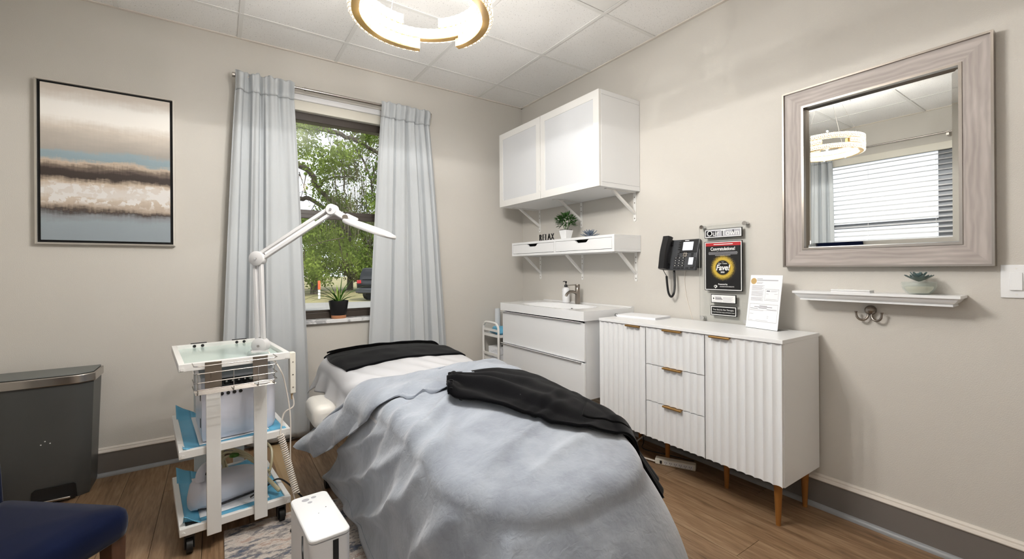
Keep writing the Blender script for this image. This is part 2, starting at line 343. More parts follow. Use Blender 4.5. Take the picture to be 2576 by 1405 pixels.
# ------------------------------------------------------------------ mesh helpers
class MB:
    def __init__(s): s.v = []; s.f = []
    def add(s, vs, fs):
        o = len(s.v); s.v += [tuple(float(c) for c in p) for p in vs]; s.f += [tuple(i + o for i in f) for f in fs]; return s
    def box(s, x0, x1, y0, y1, z0, z1):
        return s.add([(x0, y0, z0), (x1, y0, z0), (x1, y1, z0), (x0, y1, z0), (x0, y0, z1), (x1, y0, z1), (x1, y1, z1), (x0, y1, z1)],
                     [(0, 3, 2, 1), (4, 5, 6, 7), (0, 1, 5, 4), (1, 2, 6, 5), (2, 3, 7, 6), (3, 0, 4, 7)])
    def hexa(s, b, t):      # 4 bottom points, 4 top points (same winding, ccw from above)
        return s.add(list(b) + list(t), [(0, 3, 2, 1), (4, 5, 6, 7), (0, 1, 5, 4), (1, 2, 6, 5), (2, 3, 7, 6), (3, 0, 4, 7)])
    def tube(s, pts, r, n=8, closed=False, cap=True):
        P = [np.array(p, float) for p in pts]; k = len(P)
        rs = r if hasattr(r, '__len__') else [r] * k
        T = []
        for i in range(k):
            a = P[(i - 1) % k] if (closed or i > 0) else P[i]; b = P[(i + 1) % k] if (closed or i < k - 1) else P[i]
            t = b - a; T.append(t / (np.linalg.norm(t) + 1e-12))
        up = np.array([0, 0, 1.0]) if abs(T[0][2]) < 0.9 else np.array([1.0, 0, 0])
        nrm = np.cross(up, T[0]); nrm /= np.linalg.norm(nrm); vs = []
        for i in range(k):
            nrm = nrm - T[i] * nrm.dot(T[i]); nrm /= (np.linalg.norm(nrm) + 1e-12); bn = np.cross(T[i], nrm)
            for j in range(n):
                a = 2 * PI * j / n; vs.append(P[i] + rs[i] * (math.cos(a) * nrm + math.sin(a) * bn))
        fs = []
        for i in range(k if closed else k - 1):
            for j in range(n):
                a = i * n + j; b = i * n + (j + 1) % n; c = ((i + 1) % k) * n + (j + 1) % n; d = ((i + 1) % k) * n + j
                fs.append((a, b, c, d))
        if cap and not closed:
            fs.append(tuple(range(n - 1, -1, -1))); fs.append(tuple((k - 1) * n + j for j in range(n)))
        return s.add(vs, fs)
    def cyl(s, p0, p1, r0, r1=None, n=20): return s.tube([p0, p1], [r0, r0 if r1 is None else r1], n)
    def lathe(s, prof, n=28, o=(0, 0, 0), sx=1.0, sy=1.0):
        vs = []; fs = []; k = len(prof)
        for i in range(n):
            a = 2 * PI * i / n
            for r, z in prof: vs.append((o[0] + r * math.cos(a) * sx, o[1] + r * math.sin(a) * sy, o[2] + z))
        for i in range(n):
            for j in range(k - 1):
                a = i * k + j; b = ((i + 1) % n) * k + j; fs.append((a, b, b + 1, a + 1))
        if prof[0][0] > 1e-6: fs.append(tuple(i * k for i in range(n - 1, -1, -1)))
        if prof[-1][0] > 1e-6: fs.append(tuple(i * k + k - 1 for i in range(n)))
        return s.add(vs, fs)
    def prism(s, poly, a0, a1, axis='z'):   # polygon in the other two axes, extruded a0..a1
        n = len(poly)
        def P(p, a): return {'z': (p[0], p[1], a), 'y': (p[0], a, p[1]), 'x': (a, p[0], p[1])}[axis]
        vs = [P(p, a0) for p in poly] + [P(p, a1) for p in poly]
        fs = [tuple(range(n - 1, -1, -1)), tuple(range(n, 2 * n))] + [(i, (i + 1) % n, n + (i + 1) % n, n + i) for i in range(n)]
        return s.add(vs, fs)
    def grid(s, G):           # array [nu][nv][3]
        G = np.asarray(G); nu, nv = G.shape[:2]
        return s.add(G.reshape(-1, 3).tolist(), [(i * nv + j, (i + 1) * nv + j, (i + 1) * nv + j + 1, i * nv + j + 1) for i in range(nu - 1) for j in range(nv - 1)])
    def xf(s, mtx):
        s.v = [tuple(mtx @ Vector(p)) for p in s.v]; return s

def link(name, mesh, parent=None):
    o = bpy.data.objects.new(name, mesh); COL.objects.link(o)
    if parent is not None: o.parent = parent
    return o
def build(name, mb, m, parent=None, smooth=False, bevel=0.0, seg=2, loc=None, rot=None, fix=True):
    me = bpy.data.meshes.new(name); me.from_pydata(mb.v, [], mb.f)
    if fix:
        bm = bmesh.new(); bm.from_mesh(me); bmesh.ops.recalc_face_normals(bm, faces=bm.faces); bm.to_mesh(me); bm.free()
    me.materials.append(M[m] if isinstance(m, str) and m in M else (MATS[m] if isinstance(m, str) else m))
    if smooth:
        me.polygons.foreach_set('use_smooth', [True] * len(me.polygons))
        me.set_sharp_from_angle(angle=math.radians(40 if smooth is True else smooth))
    o = link(name, me, parent)
    if bevel:
        md = o.modifiers.new('bevel', 'BEVEL'); md.width = bevel; md.segments = seg; md.limit_method = 'ANGLE'; md.angle_limit = math.radians(40)
        me.polygons.foreach_set('use_smooth', [True] * len(me.polygons)); me.set_sharp_from_angle(angle=math.radians(40))
        md.harden_normals = False
    if loc is not None: o.location = loc
    if rot is not None: o.rotation_euler = rot
    return o
def tag(o, label, cat=None, group=None, kind=None):
    o['label'] = label
    if cat: o['category'] = cat
    if group: o['group'] = group
    if kind: o['kind'] = kind
    return o
def thing(name, label, cat, loc=(0, 0, 0), rz=0.0, group=None, rx=0.0, ry=0.0):
    o = bpy.data.objects.new(name, None); COL.objects.link(o); o.empty_display_size = 0.05
    o.location = loc; o.rotation_euler = (rx, ry, rz)
    return tag(o, label, cat, group)
def struct(name, mb, m, label=None, **k):
    o = build(name, mb, m, **k); o['kind'] = 'structure'
    if label: o['label'] = label
    return o
def B(x0, x1, y0, y1, z0, z1): return MB().box(x0, x1, y0, y1, z0, z1)
def dup(o, parent, loc=None, rot=None, name=None):
    c = o.copy(); COL.objects.link(c); c.parent = parent
    if loc is not None: c.location = loc
    if rot is not None: c.rotation_euler = rot
    return c
def text(parent, name, s, size, x, y, z, m, align='CENTER', offset=0.0, shear=0.0, sx=1.0, depth=0.0004, rz=0.0, spacing=1.0):
    cu = bpy.data.curves.new(name, 'FONT'); cu.body = s; cu.size = size; cu.align_x = align; cu.align_y = 'CENTER'
    cu.extrude = depth; cu.offset = offset; cu.shear = shear; cu.resolution_u = 3; cu.space_character = spacing
    tmp = bpy.data.objects.new(name + '_tmp', cu); COL.objects.link(tmp)
    me = bpy.data.meshes.new_from_object(tmp)
    bpy.data.objects.remove(tmp)
    me.transform(Matrix.Diagonal((sx, 1, 1, 1))); me.materials.clear(); me.materials.append(M[m])
    o = link(name, me, parent); o.location = (x, y, z); o.rotation_euler = (PI / 2, rz, 0)
    return o
RW = -PI / 2    # rotation of things that hang on the right-hand wall: local x = to the right in the picture, local -y = into the room

# ------------------------------------------------------------------ room shell
XL, YF, ZC = -3.46, -4.30, 2.7375
W1 = (-2.13, -1.25, 0.80, 2.455)          # window 1 opening in the back wall: x0 x1 z0 z1
W2 = (-3.00, -1.00, 0.90, 2.40)           # window 2 opening in the left wall: y0 y1 z0 z1
TH = 0.16
mb = MB()
mb.box(XL - TH, W1[0], 0, TH, -0.2, 3.0).box(W1[1], TH, 0, TH, -0.2, 3.0).box(W1[0], W1[1], 0, TH, -0.2, W1[2]).box(W1[0], W1[1], 0, TH, W1[3], 3.0)
struct('wall_back', mb, 'wall', 'beige painted wall with the tall curtained window')
mb = MB().box(0, TH, YF - TH, 0, -0.2, 3.0)
struct('wall_right', mb, 'wall', 'beige painted wall behind the sideboard and mirror')
mb = MB()
mb.box(XL - TH, XL, YF - TH, W2[0], -0.2, 3.0).box(XL - TH, XL, W2[1], 0, -0.2, 3.0).box(XL - TH, XL, W2[0], W2[1], -0.2, W2[2]).box(XL - TH, XL, W2[0], W2[1], W2[3], 3.0)
struct('wall_left', mb, 'wall', 'beige painted wall with the wide blind-covered window')
struct('wall_front', MB().box(XL, 0, YF - TH, YF, -0.2, 3.0), 'wall', 'beige painted wall behind the viewer')

# floor: slab and separate planks running along y
fl = struct('floor', B(XL, 0, YF, 0, -0.2, -0.012), 'soil', 'brown wood-look plank floor')
PW, PL = 0.182, 1.22
pm = None; r2 = random.Random(3); x = XL; i = 0
plank_mesh = {}
def plank_obj(w, ln):
    key = (round(w, 3), round(ln, 3))
    if key not in plank_mesh:
        e = 0.0007
        b = MB().hexa([(-w / 2, -ln / 2, -0.012), (w / 2, -ln / 2, -0.012), (w / 2, ln / 2, -0.012), (-w / 2, ln / 2, -0.012)],
                      [(-w / 2 + e, -ln / 2 + e, 0), (w / 2 - e, -ln / 2 + e, 0), (w / 2 - e, ln / 2 - e, 0), (-w / 2 + e, ln / 2 - e, 0)])
        me = bpy.data.meshes.new('plank'); me.from_pydata(b.v, [], b.f); me.materials.append(MATS['floor_wood']); plank_mesh[key] = me
    return link('plank', plank_mesh[key], fl)
xs = -2.16 - PW * 8
while xs > XL: xs -= PW
while xs < 0:
    x0 = max(xs, XL); x1 = min(xs + PW, 0.0)
    if x1 - x0 > 0.01:
        off = [0.0, 0.41, 0.82, 0.2, 0.61, 1.02][i % 6]
        y = YF - off
        while y < 0:
            y0 = max(y, YF); y1 = min(y + PL, 0.0)
            if y1 - y0 > 0.02:
                o = plank_obj(x1 - x0 - 0.0006, y1 - y0 - 0.0006); o.location = ((x0 + x1) / 2, (y0 + y1) / 2, 0)
            y += PL
    xs += PW; i += 1

# ceiling: deck, suspended grid, separate tiles
ceil = struct('ceiling', B(XL - TH, TH, YF - TH, TH, 3.0, 3.1), 'whitematte', 'suspended ceiling of white speckled tiles')
GX = [-(0.5015 + 0.61 * k) for k in range(5)]; GY = [-(0.3404 + 0.61 * k) for k in range(7)]
mb = MB(); tb = 0.012
for gx in GX: mb.box(gx - tb, gx + tb, YF, 0, ZC, ZC + 0.003)
for gy in GY: mb.box(XL, 0, gy - tb, gy + tb, ZC - 0.0004, ZC + 0.003)
build('grid_bars', mb, 'grid', ceil)
mb = MB().box(XL, 0, -0.020, 0, ZC - 0.002, ZC + 0.02).box(-0.020, 0, YF, 0, ZC - 0.002, ZC + 0.02).box(XL, XL + 0.020, YF, 0, ZC - 0.002, ZC + 0.02).box(XL, 0, YF, YF + 0.02, ZC - 0.002, ZC + 0.02)
build('edge_trim', mb, 'base_cap', ceil)
xe = [0.0] + GX + [XL]; ye = [0.0] + GY + [YF]
DIFF = (1, 3)                     # cell that holds the air diffuser
DOWN = [(2, 5), (3, 6)]           # cells with recessed lamps
tile_mesh = {}
for a in range(len(xe) - 1):
    for b in range(len(ye) - 1):
        x1, x0, y1, y0 = xe[a], xe[a + 1], ye[b], ye[b + 1]
        w, d = x1 - x0 - 0.002, y1 - y0 - 0.002
        if w < 0.02 or d < 0.02 or (a, b) == DIFF: continue
        key = (round(w, 3), round(d, 3))
        if key not in tile_mesh:
            q = MB().box(-w / 2, w / 2, -d / 2, d / 2, 0.0045, 0.018)
            me = bpy.data.meshes.new('ceiling_tile'); me.from_pydata(q.v, [], q.f); me.materials.append(MATS['ceiling_tile']); tile_mesh[key] = me
        o = link('ceiling_tile', tile_mesh[key], ceil); o.location = ((x0 + x1) / 2, (y0 + y1) / 2, ZC)

# air diffuser: square plate with concentric round cones
x1, x0, y1, y0 = xe[DIFF[0]], xe[DIFF[0] + 1], ye[DIFF[1]], ye[DIFF[1] + 1]
t = thing('air_diffuser', 'round white air diffuser on a square ceiling plate', 'air vent', ((x0 + x1) / 2, (y0 + y1) / 2, ZC))
n = 40; pl = []
mb = MB(); h = 0.292; vs = []; fs = []
for i in range(n):
    a = 2 * PI * i / n; c, s_ = math.cos(a), math.sin(a); k = h / max(abs(c), abs(s_))
    vs += [(c * k, s_ * k, 0.004), (c * 0.245, s_ * 0.245, 0.006), (c * 0.215, s_ * 0.215, 0.05)]
for i in range(n):
    j = (i + 1) % n
    for q in range(2): fs.append((i * 3 + q, j * 3 + q, j * 3 + q + 1, i * 3 + q + 1))
fs.append(tuple(i * 3 + 2 for i in range(n)))
build('plate', mb.add(vs, fs), 'whitemetal', t, smooth=True, fix=False)
for r0, z0 in ((0.19, 0.012), (0.135, 0.006)):
    build('cone_ring', MB().lathe([(r0, z0), (r0 - 0.035, z0 + 0.03), (r0 - 0.04, z0 + 0.03), (r0 - 0.004, z0 - 0.002), (r0, z0)], 40), 'whitemetal', t, smooth=True)
build('centre_cap', MB().lathe([(0, -0.002), (0.06, 0.0), (0.085, 0.008), (0.08, 0.012), (0, 0.01)], 32), 'whitemetal', t, smooth=True)

# recessed round lamps above and behind the camera
for k, (a, b) in enumerate(DOWN):
    cx, cy = (xe[a] + xe[a + 1]) / 2, (ye[b] + ye[b + 1]) / 2
    t = thing('ceiling_downlight', ['recessed round ceiling lamp nearer the right-hand wall', 'recessed round ceiling lamp nearer the blinds window'][k], 'ceiling lamp', (cx, cy, ZC), group='recessed ceiling lamps')
    build('trim_ring', MB().lathe([(0.062, 0.003), (0.085, 0.003), (0.088, -0.002), (0.085, -0.005), (0.064, -0.004), (0.06, 0.0)], 32), 'whitemetal', t, smooth=True)
    build('lens', MB().lathe([(0, 0.0), (0.06, 0.0), (0.06, 0.002), (0, 0.002)], 32), 'downlight', t)

# baseboards: grey board, pale cap moulding, shoe moulding
def baseboard(name, ln, loc, rz, label, x0=0.0):
    o = struct(name, B(x0, ln, -0.016, 0, 0, 0.1345), 'base_grey', label, loc=loc, rot=(0, 0, rz))
    capp = [(0, 0.1345), (-0.020, 0.1345), (-0.022, 0.139), (-0.018, 0.147), (-0.012, 0.150), (-0.012, 0.156), (-0.006, 0.162), (0, 0.163)]
    build('cap_moulding', MB().prism(capp, x0, ln, 'x'), 'base_cap', o, smooth=20)
    sh = [(-0.016, 0), (-0.033, 0.0)] + [(-0.016 - 0.017 * math.cos(q), 0.021 * math.sin(q)) for q in (0.3, 0.7, 1.1, 1.57)]
    build('shoe_moulding', MB().prism(sh, x0, ln, 'x'), 'base_shoe', o, smooth=30)
    return o
baseboard('baseboard_back', -XL, (XL, 0, 0), 0, 'dark grey baseboard with pale cap under the window')
baseboard('baseboard_right', -YF - 0.035, (0, -0.035, 0), RW, 'dark grey baseboard with pale cap along the sideboard wall')
baseboard('baseboard_left', -YF - 0.07, (XL, YF + 0.035, 0), PI / 2, 'dark grey baseboard with pale cap under the blinds')

# ------------------------------------------------------------------ window 1
wx0, wx1, wz0, wz1 = W1
wn = struct('window_1', MB().box(wx0, wx0 + 0.045, 0.075, 0.155, 0.85, 2.40).box(wx1 - 0.045, wx1, 0.075, 0.155, 0.85, 2.40).box(wx0, wx1, 0.075, 0.155, 2.29, 2.40).box(wx0, wx1, 0.075, 0.155, 0.822, 0.868),
            'bronze', 'tall single-hung window with dark bronze frame', bevel=0.003)
gx0, gx1 = wx0 + 0.045, wx1 - 0.045
build('meeting_rail', MB().box(gx0, gx1, 0.085, 0.115, 1.572, 1.605).box(gx0, gx1, 0.105, 0.14, 1.60, 1.637), 'bronze', wn, bevel=0.003)
build('bottom_rail', MB().box(gx0, gx1, 0.09, 0.12, 0.868, 0.884).box(gx0, gx1, 0.085, 0.09, 0.832, 0.842), 'bronze', wn, bevel=0.002)
build('pane', B(gx0, gx1, 0.118, 0.122, 1.62, 2.295), 'glass', wn)
build('pane', B(gx0, gx1, 0.098, 0.102, 0.87, 1.59), 'glass', wn)
build('window_sill', B(wx0 - 0.02, wx1 + 0.02, -0.028, 0.10, 0.793, 0.822), 'marble', wn, bevel=0.004)
build('head_board', B(wx0, wx1, 0.012, 0.03, 2.415, 2.455), 'whitematte', wn, bevel=0.002)
build('shade_cassette', MB().prism([(0.03, 2.345), (0.075, 2.345), (0.075, 2.43), (0.04, 2.43), (0.03, 2.415)], wx0 + 0.005, wx1 - 0.005, 'x'), 'cream', wn, bevel=0.004)

# ------------------------------------------------------------------ window 2 (left wall, seen in the mirror)
wy0, wy1, vz0, vz1 = W2
w2 = struct('window_2', MB().box(XL - 0.15, XL - 0.08, wy0, wy0 + 0.05, vz0, vz1).box(XL - 0.15, XL - 0.08, wy1 - 0.05, wy1, vz0, vz1).box(XL - 0.15, XL - 0.08, wy0, wy1, vz1 - 0.05, vz1)
            .box(XL - 0.15, XL - 0.08, wy0, wy1, vz0, vz0 + 0.05).box(XL - 0.15, XL - 0.08, -2.38, -2.25, vz0, vz1).box(XL - 0.13, XL - 0.09, wy0, wy1, 1.62, 1.67), 'winframe', 'wide window behind white venetian blinds')
build('pane', B(XL - 0.122, XL - 0.118, wy0 + 0.05, -2.38, vz0 + 0.05, vz1 - 0.05), 'glass', w2)
build('pane', B(XL - 0.122, XL - 0.118, -2.25, wy1 - 0.05, vz0 + 0.05, vz1 - 0.05), 'glass', w2)
build('window_sill', B(XL - 0.08, XL + 0.03, wy0 - 0.02, wy1 + 0.02, vz0 - 0.03, vz0), 'marble', w2, bevel=0.004)
bl = thing('venetian_blind', 'white wooden venetian blind with cream valance on the left wall', 'blind', (XL - 0.035, (wy0 + wy1) / 2, 0))
hl = (wy1 - wy0) / 2 - 0.012
build('valance', B(0.02, 0.045, -hl - 0.01, hl + 0.01, 2.33, 2.405), 'cream', bl, bevel=0.004)
build('head_rail', B(-0.02, 0.02, -hl, hl, 2.35, 2.395), 'whitemetal', bl)
sl = None
for k in range(27):
    z = 2.30 - k * 0.0515
    if sl is None:
        sl = build('slat', B(-0.024, 0.024, -hl, hl, -0.0014, 0.0014), 'whitematte', bl, loc=(0, 0, z), rot=(0, 0.32, 0))
    else: dup(sl, bl, (0, 0, z))
build('bottom_rail', B(-0.02, 0.02, -hl, hl, 0.925, 0.95), 'whitematte', bl)
for yy in (-hl * 0.8, -hl * 0.25, hl * 0.3, hl * 0.8): build('ladder_cord', B(0.024, 0.0255, yy - 0.001, yy + 0.001, 0.93, 2.35), 'whitematte', bl)

# ------------------------------------------------------------------ curtains
def curtain(name, label, xa_top, xb_top, xa_bot, xb_bot, ztop, zbot, yc, prof, seed, loc=(0, 0, 0), rz=0.0):
    """prof: (position 0..1, depth) pairs of the fold section, + = away from the room"""
    t = thing(name, label, 'curtain', loc, rz)
    r = random.Random(seed); nu, nv = 190, 64; folds = 3
    ps = np.array([p[0] for p in prof]); pd = np.array([p[1] for p in prof])
    def sect(s):
        k = int(min(len(ps) - 2, max(0, np.searchsorted(ps, s, 'right') - 1))); u = (s - ps[k]) / (ps[k + 1] - ps[k]); u = u * u * (3 - 2 * u); return pd[k] * (1 - u) + pd[k + 1] * u
    p1, p2 = r.uniform(0, 6), r.uniform(0, 6)
    G = np.zeros((nu, nv, 3))
    for j in range(nv):
        q = j / (nv - 1); z = ztop + (zbot - ztop) * q; e = min(1.0, q * 1.1) ** 0.8
        xa = xa_top + (xa_bot - xa_top) * e; xb = xb_top + (xb_bot - xb_top) * e
        g = math.exp(-q * 7)
        for i in range(nu):
            s = i / (nu - 1); s2 = s + 0.014 * math.sin(2 * PI * s * 1.5 + q * 2.2 + p1) * math.sin(PI * s)
            y = yc + sect(min(1, max(0, s2))) * (1 - 0.55 * g) * (0.85 + 0.3 * q)
            y += g * (0.013 * math.sin(s * 34 + p1) + 0.008 * math.sin(s * 61 + p2)) + 0.0025 * math.sin(s * 46 + 3 * q + p2) * (1 - q)
            G[i, j] = (xa + (xb - xa) * s, y, z + (0.010 * math.sin(s * 34 + p1) if j == 0 else 0))
    o = build('drape', MB().grid(G), 'curtain', t, smooth=80, fix=False)
    md = o.modifiers.new('thick', 'SOLIDIFY'); md.thickness = 0.004; md.offset = 0
    # gathered header casing in front of the rod
    H = np.zeros((nu, 10, 3))
    for i in range(nu):
        s = i / (nu - 1); x = G[i, 2, 0]
        g = 0.45 * sect(s) + 0.013 * math.sin(s * 34 + p1) + 0.006 * math.sin(s * 61 + p2)
        for j in range(10):
            b = j / 9; z_ = ztop + 0.020 + 0.010 * math.sin(s * 34 + p1) * (1 - b) - 0.115 * b
            yd = float(np.interp(-z_, -G[i, :, 2], G[i, :, 1])) - 0.005
            H[i, j] = (x, (yc - 0.024 - 0.008 * math.sin(PI * min(1, b * 1.6)) + g) * (1 - b ** 2) + yd * b ** 2, z_)
    o = build('header_casing', MB().grid(H), 'curtain', t, smooth=80, fix=False)
    md = o.modifiers.new('thick', 'SOLIDIFY'); md.thickness = 0.004
    return t, G
FOLD_L = [(0, -.01), (.05, -.022), (.115, -.026), (.145, .036), (.25, .042), (.285, -.012), (.34, -.03), (.375, -.022), (.40, .03), (.47, .034), (.51, -.02), (.58, -.036), (.68, -.026), (.78, -.010), (.86, -.028), (.95, -.024), (1, .01)]
FOLD_R = [(0, .0), (.04, -.022), (.14, -.032), (.24, -.024), (.27, .012), (.31, -.018), (.42, -.034), (.50, -.022), (.53, .014), (.57, -.016), (.66, -.03), (.71, .022), (.76, .026), (.79, -.022), (.87, -.032), (.90, .012), (.94, -.012), (1, .01)]
cL, GL = curtain('window_curtain', 'pale grey linen curtain left of the window behind the trolley', -2.35, -2.02, -2.45, -1.925, 2.462, 0.035, -0.085, FOLD_L, 4)
cR, GR = curtain('window_curtain', 'pale grey linen curtain right of the window behind the bed head', -1.395, -1.02, -1.53, -0.84, 2.462, 0.035, -0.085, FOLD_R, 11)
cM, GM = curtain('window_curtain', 'grey curtain beside the blinds on the left wall, seen in the mirror', -0.14, 0.14, -0.17, 0.17, 2.47, 0.04, -0.09, FOLD_L, 23, loc=(XL, -1.27, 0), rz=PI / 2)

t = thing('curtain_rod', 'slim brushed nickel curtain rod over the window', 'curtain rod', (-1.69, -0.080, 2.462))
build('rod', MB().cyl((-0.62, 0, 0), (0.10, 0, 0), 0.0085, n=16).cyl((-0.25, 0, 0), (0.64, 0, 0), 0.0105, n=16), 'steel', t, smooth=True)
build('joint_collar', MB().cyl((-0.256, 0, 0), (-0.246, 0, 0), 0.0125, n=16), 'steel', t, smooth=True)
for s in (-1, 1):
    e = -0.62 if s < 0 else 0.64
    build('finial', MB().tube([(e, 0, 0), (e + s * 0.006, 0, 0), (e + s * 0.008, 0, 0), (e + s * 0.022, 0, 0), (e + s * 0.026, 0, 0), (e + s * 0.034, 0, 0), (e + s * 0.064, 0, 0)], [0.009, 0.009, 0.014, 0.014, 0.010, 0.0155, 0.0155], 16), 'steel', t, smooth=True)
    build('wall_bracket', MB().box(e - s * 0.03 - 0.008, e - s * 0.03 + 0.008, 0.006, 0.085, -0.006, 0.006).box(e - s * 0.03 - 0.014, e - s * 0.03 + 0.014, 0.079, 0.085, -0.045, 0.02), 'steel', t, bevel=0.001)
t = thing('curtain_rod', 'slim nickel curtain rod over the blinds on the left wall', 'curtain rod', (XL + 0.09, -2.0, 2.475), PI / 2)
build('rod', MB().cyl((-1.1, 0, 0), (1.0, 0, 0), 0.009, n=12), 'steel', t, smooth=True)
build('wall_bracket', MB().box(-0.36, -0.34, 0, 0.09, -0.03, 0.012), 'steel', t)

# ------------------------------------------------------------------ framed painting
t = thing('framed_painting', 'abstract banded landscape painting in a thin silver float frame', 'painting', (-2.976, 0, 1.34))
fw, fh, fd = 0.301, 0.905, 0.042
for (p, q) in (((-fw, 0), (fw, 0)), ((fw, 0), (fw, fh)), ((fw, fh), (-fw, fh)), ((-fw, fh), (-fw, 0))):
    d = np.array(q, float) - np.array(p, float); L = np.linalg.norm(d); d /= L; nn = np.array((-d[1], d[0])); w_ = 0.009
    a, b = np.array(p, float), np.array(q, float); a2, b2 = a + (d + nn) * w_, b + (-d + nn) * w_
    build('frame_side', MB().add([(a[0], -fd + 0.008, a[1]), (b[0], -fd + 0.008, b[1]), (b2[0], -fd, b2[1]), (a2[0], -fd, a2[1]), (a[0], -0.001, a[1]), (b[0], -0.001, b[1]), (b2[0], -0.001, b2[1]), (a2[0], -0.001, a2[1])],
          [(0, 1, 2, 3), (4, 7, 6, 5), (0, 4, 5, 1), (1, 5, 6, 2), (2, 6, 7, 3), (3, 7, 4, 0)]), 'silverframe', t)
build('backing', B(-fw + 0.009, fw - 0.009, -0.026, -0.002, 0.009, fh - 0.009), 'blackmatte', t)
build('canvas', B(-0.278, 0.278, -0.016, 0, 0, 0.862), 'painted_canvas', t, loc=(0, -0.022, 0.0215), bevel=0.002)

# ------------------------------------------------------------------ crystal ring chandelier
CC = (-1.822, -1.897, 2.128)
ch = thing('ring_chandelier', 'lit crystal ring chandelier with gold channels hung on thin wires', 'chandelier', CC)
RR = 0.238
LEV = [(0.000, [(70, 390)]), (0.043, [(-14, 306)]), (0.086, [(88, 151), (184, 410)])]      # height, arcs in degrees
def arc_box(r0, r1, z0, z1, a0, a1, n):
    vs = []; fs = []
    for i in range(n + 1):
        a = math.radians(a0 + (a1 - a0) * i / n); c, s = math.cos(a), math.sin(a)
        vs += [(r0 * c, r0 * s, z0), (r1 * c, r1 * s, z0), (r1 * c, r1 * s, z1), (r0 * c, r0 * s, z1)]
    for i in range(n):
        for j in range(4): fs.append((i * 4 + j, i * 4 + (j + 1) % 4, i * 4 + 4 + (j + 1) % 4, i * 4 + 4 + j))
    fs += [(3, 2, 1, 0), (n * 4, n * 4 + 1, n * 4 + 2, n * 4 + 3)]
    return MB().add(vs, fs)
def crystal_mesh(seed):
    r = random.Random(seed); v = []
    for z in (0.0, 0.012, 0.024, 0.034):
        for (x, y) in ((-0.0121, -0.005), (0, -0.0082), (0.0121, -0.005), (0.0121, 0.004), (-0.0121, 0.004)):
            e = 0.0022 if 0 < z < 0.034 else 0.0008
            v.append((x + r.uniform(-e, e) * 0.4, y + r.uniform(-e, e), z + r.uniform(-e, e) * 0.5))
    f = [(4, 3, 2, 1, 0), (15, 16, 17, 18, 19)]
    for k in range(3):
        for j in range(5): f.append((k * 5 + j, k * 5 + (j + 1) % 5, k * 5 + 5 + (j + 1) % 5, k * 5 + 5 + j))
    me = bpy.data.meshes.new('crystal'); me.from_pydata(v, [], f); me.materials.append(M['crystal'])
    bm = bmesh.new(); bm.from_mesh(me); bmesh.ops.recalc_face_normals(bm, faces=bm.faces); bm.to_mesh(me); bm.free()
    return me
CRY = [crystal_mesh(k) for k in range(6)]
for lv, (z0, arcs) in enumerate(LEV):
    for (a0, a1) in arcs:
        g = build('gold_channel', arc_box(RR - 0.0135, RR + 0.0135, z0 - 0.002, z0 + 0.030, a0, a1, 64), 'gold', ch, smooth=True)
        for rr, sgn in ((RR + 0.0185, 1), (RR - 0.0185, -1)):
            step = math.degrees(0.0262 / rr); k = 0; a = a0 + step / 2
            while a < a1 - step / 2 + 0.01:
                o = link('crystal', CRY[(k * 5 + lv) % 6], g); ar = math.radians(a)
                o.location = (rr * math.cos(ar), rr * math.sin(ar), z0 + 0.001); o.rotation_euler = (0, 0, ar + (PI / 2 if sgn > 0 else -PI / 2)); a += step; k += 1
for k in range(8):      # point lights carrying the ring's light, plus added fill above it
    ar = math.radians(22.5 + 45 * k); ld = bpy.data.lights.new('ring_and_fill_light', 'POINT'); ld.energy = 6.8 * CHAND_POWER; ld.color = (1.0, 0.975, 0.94); ld.shadow_soft_size = 0.005
    lo = bpy.data.objects.new('ring_and_fill_light', ld); COL.objects.link(lo); lo.parent = ch; rr = RR - 0.036; lo.location = (rr * math.cos(ar), rr * math.sin(ar), -0.004)
    if k % 2:
        lo = bpy.data.objects.new('ring_and_fill_light', ld.copy()); lo.data.energy = 5.2 * CHAND_POWER; COL.objects.link(lo); lo.parent = ch; lo.location = (RR * math.cos(ar), RR * math.sin(ar), 0.140)  # extra points above the ring, added to brighten ceiling and upper walls
for a in (100, 190, 280, 10):
    ar = math.radians(a)
    build('suspension_wire', MB().cyl((RR * math.cos(ar), RR * math.sin(ar), 0.12 if a != 10 else 0.12), (0.05 * math.cos(ar), 0.05 * math.sin(ar), ZC - CC[2] - 0.03), 0.0009, n=6), 'steel', ch)
build('ceiling_canopy', MB().lathe([(0, -0.03), (0.07, -0.03), (0.075, -0.026), (0.075, -0.0004), (0, -0.0004)], 32, (0, 0, ZC - CC[2])), 'gold', ch, smooth=True)

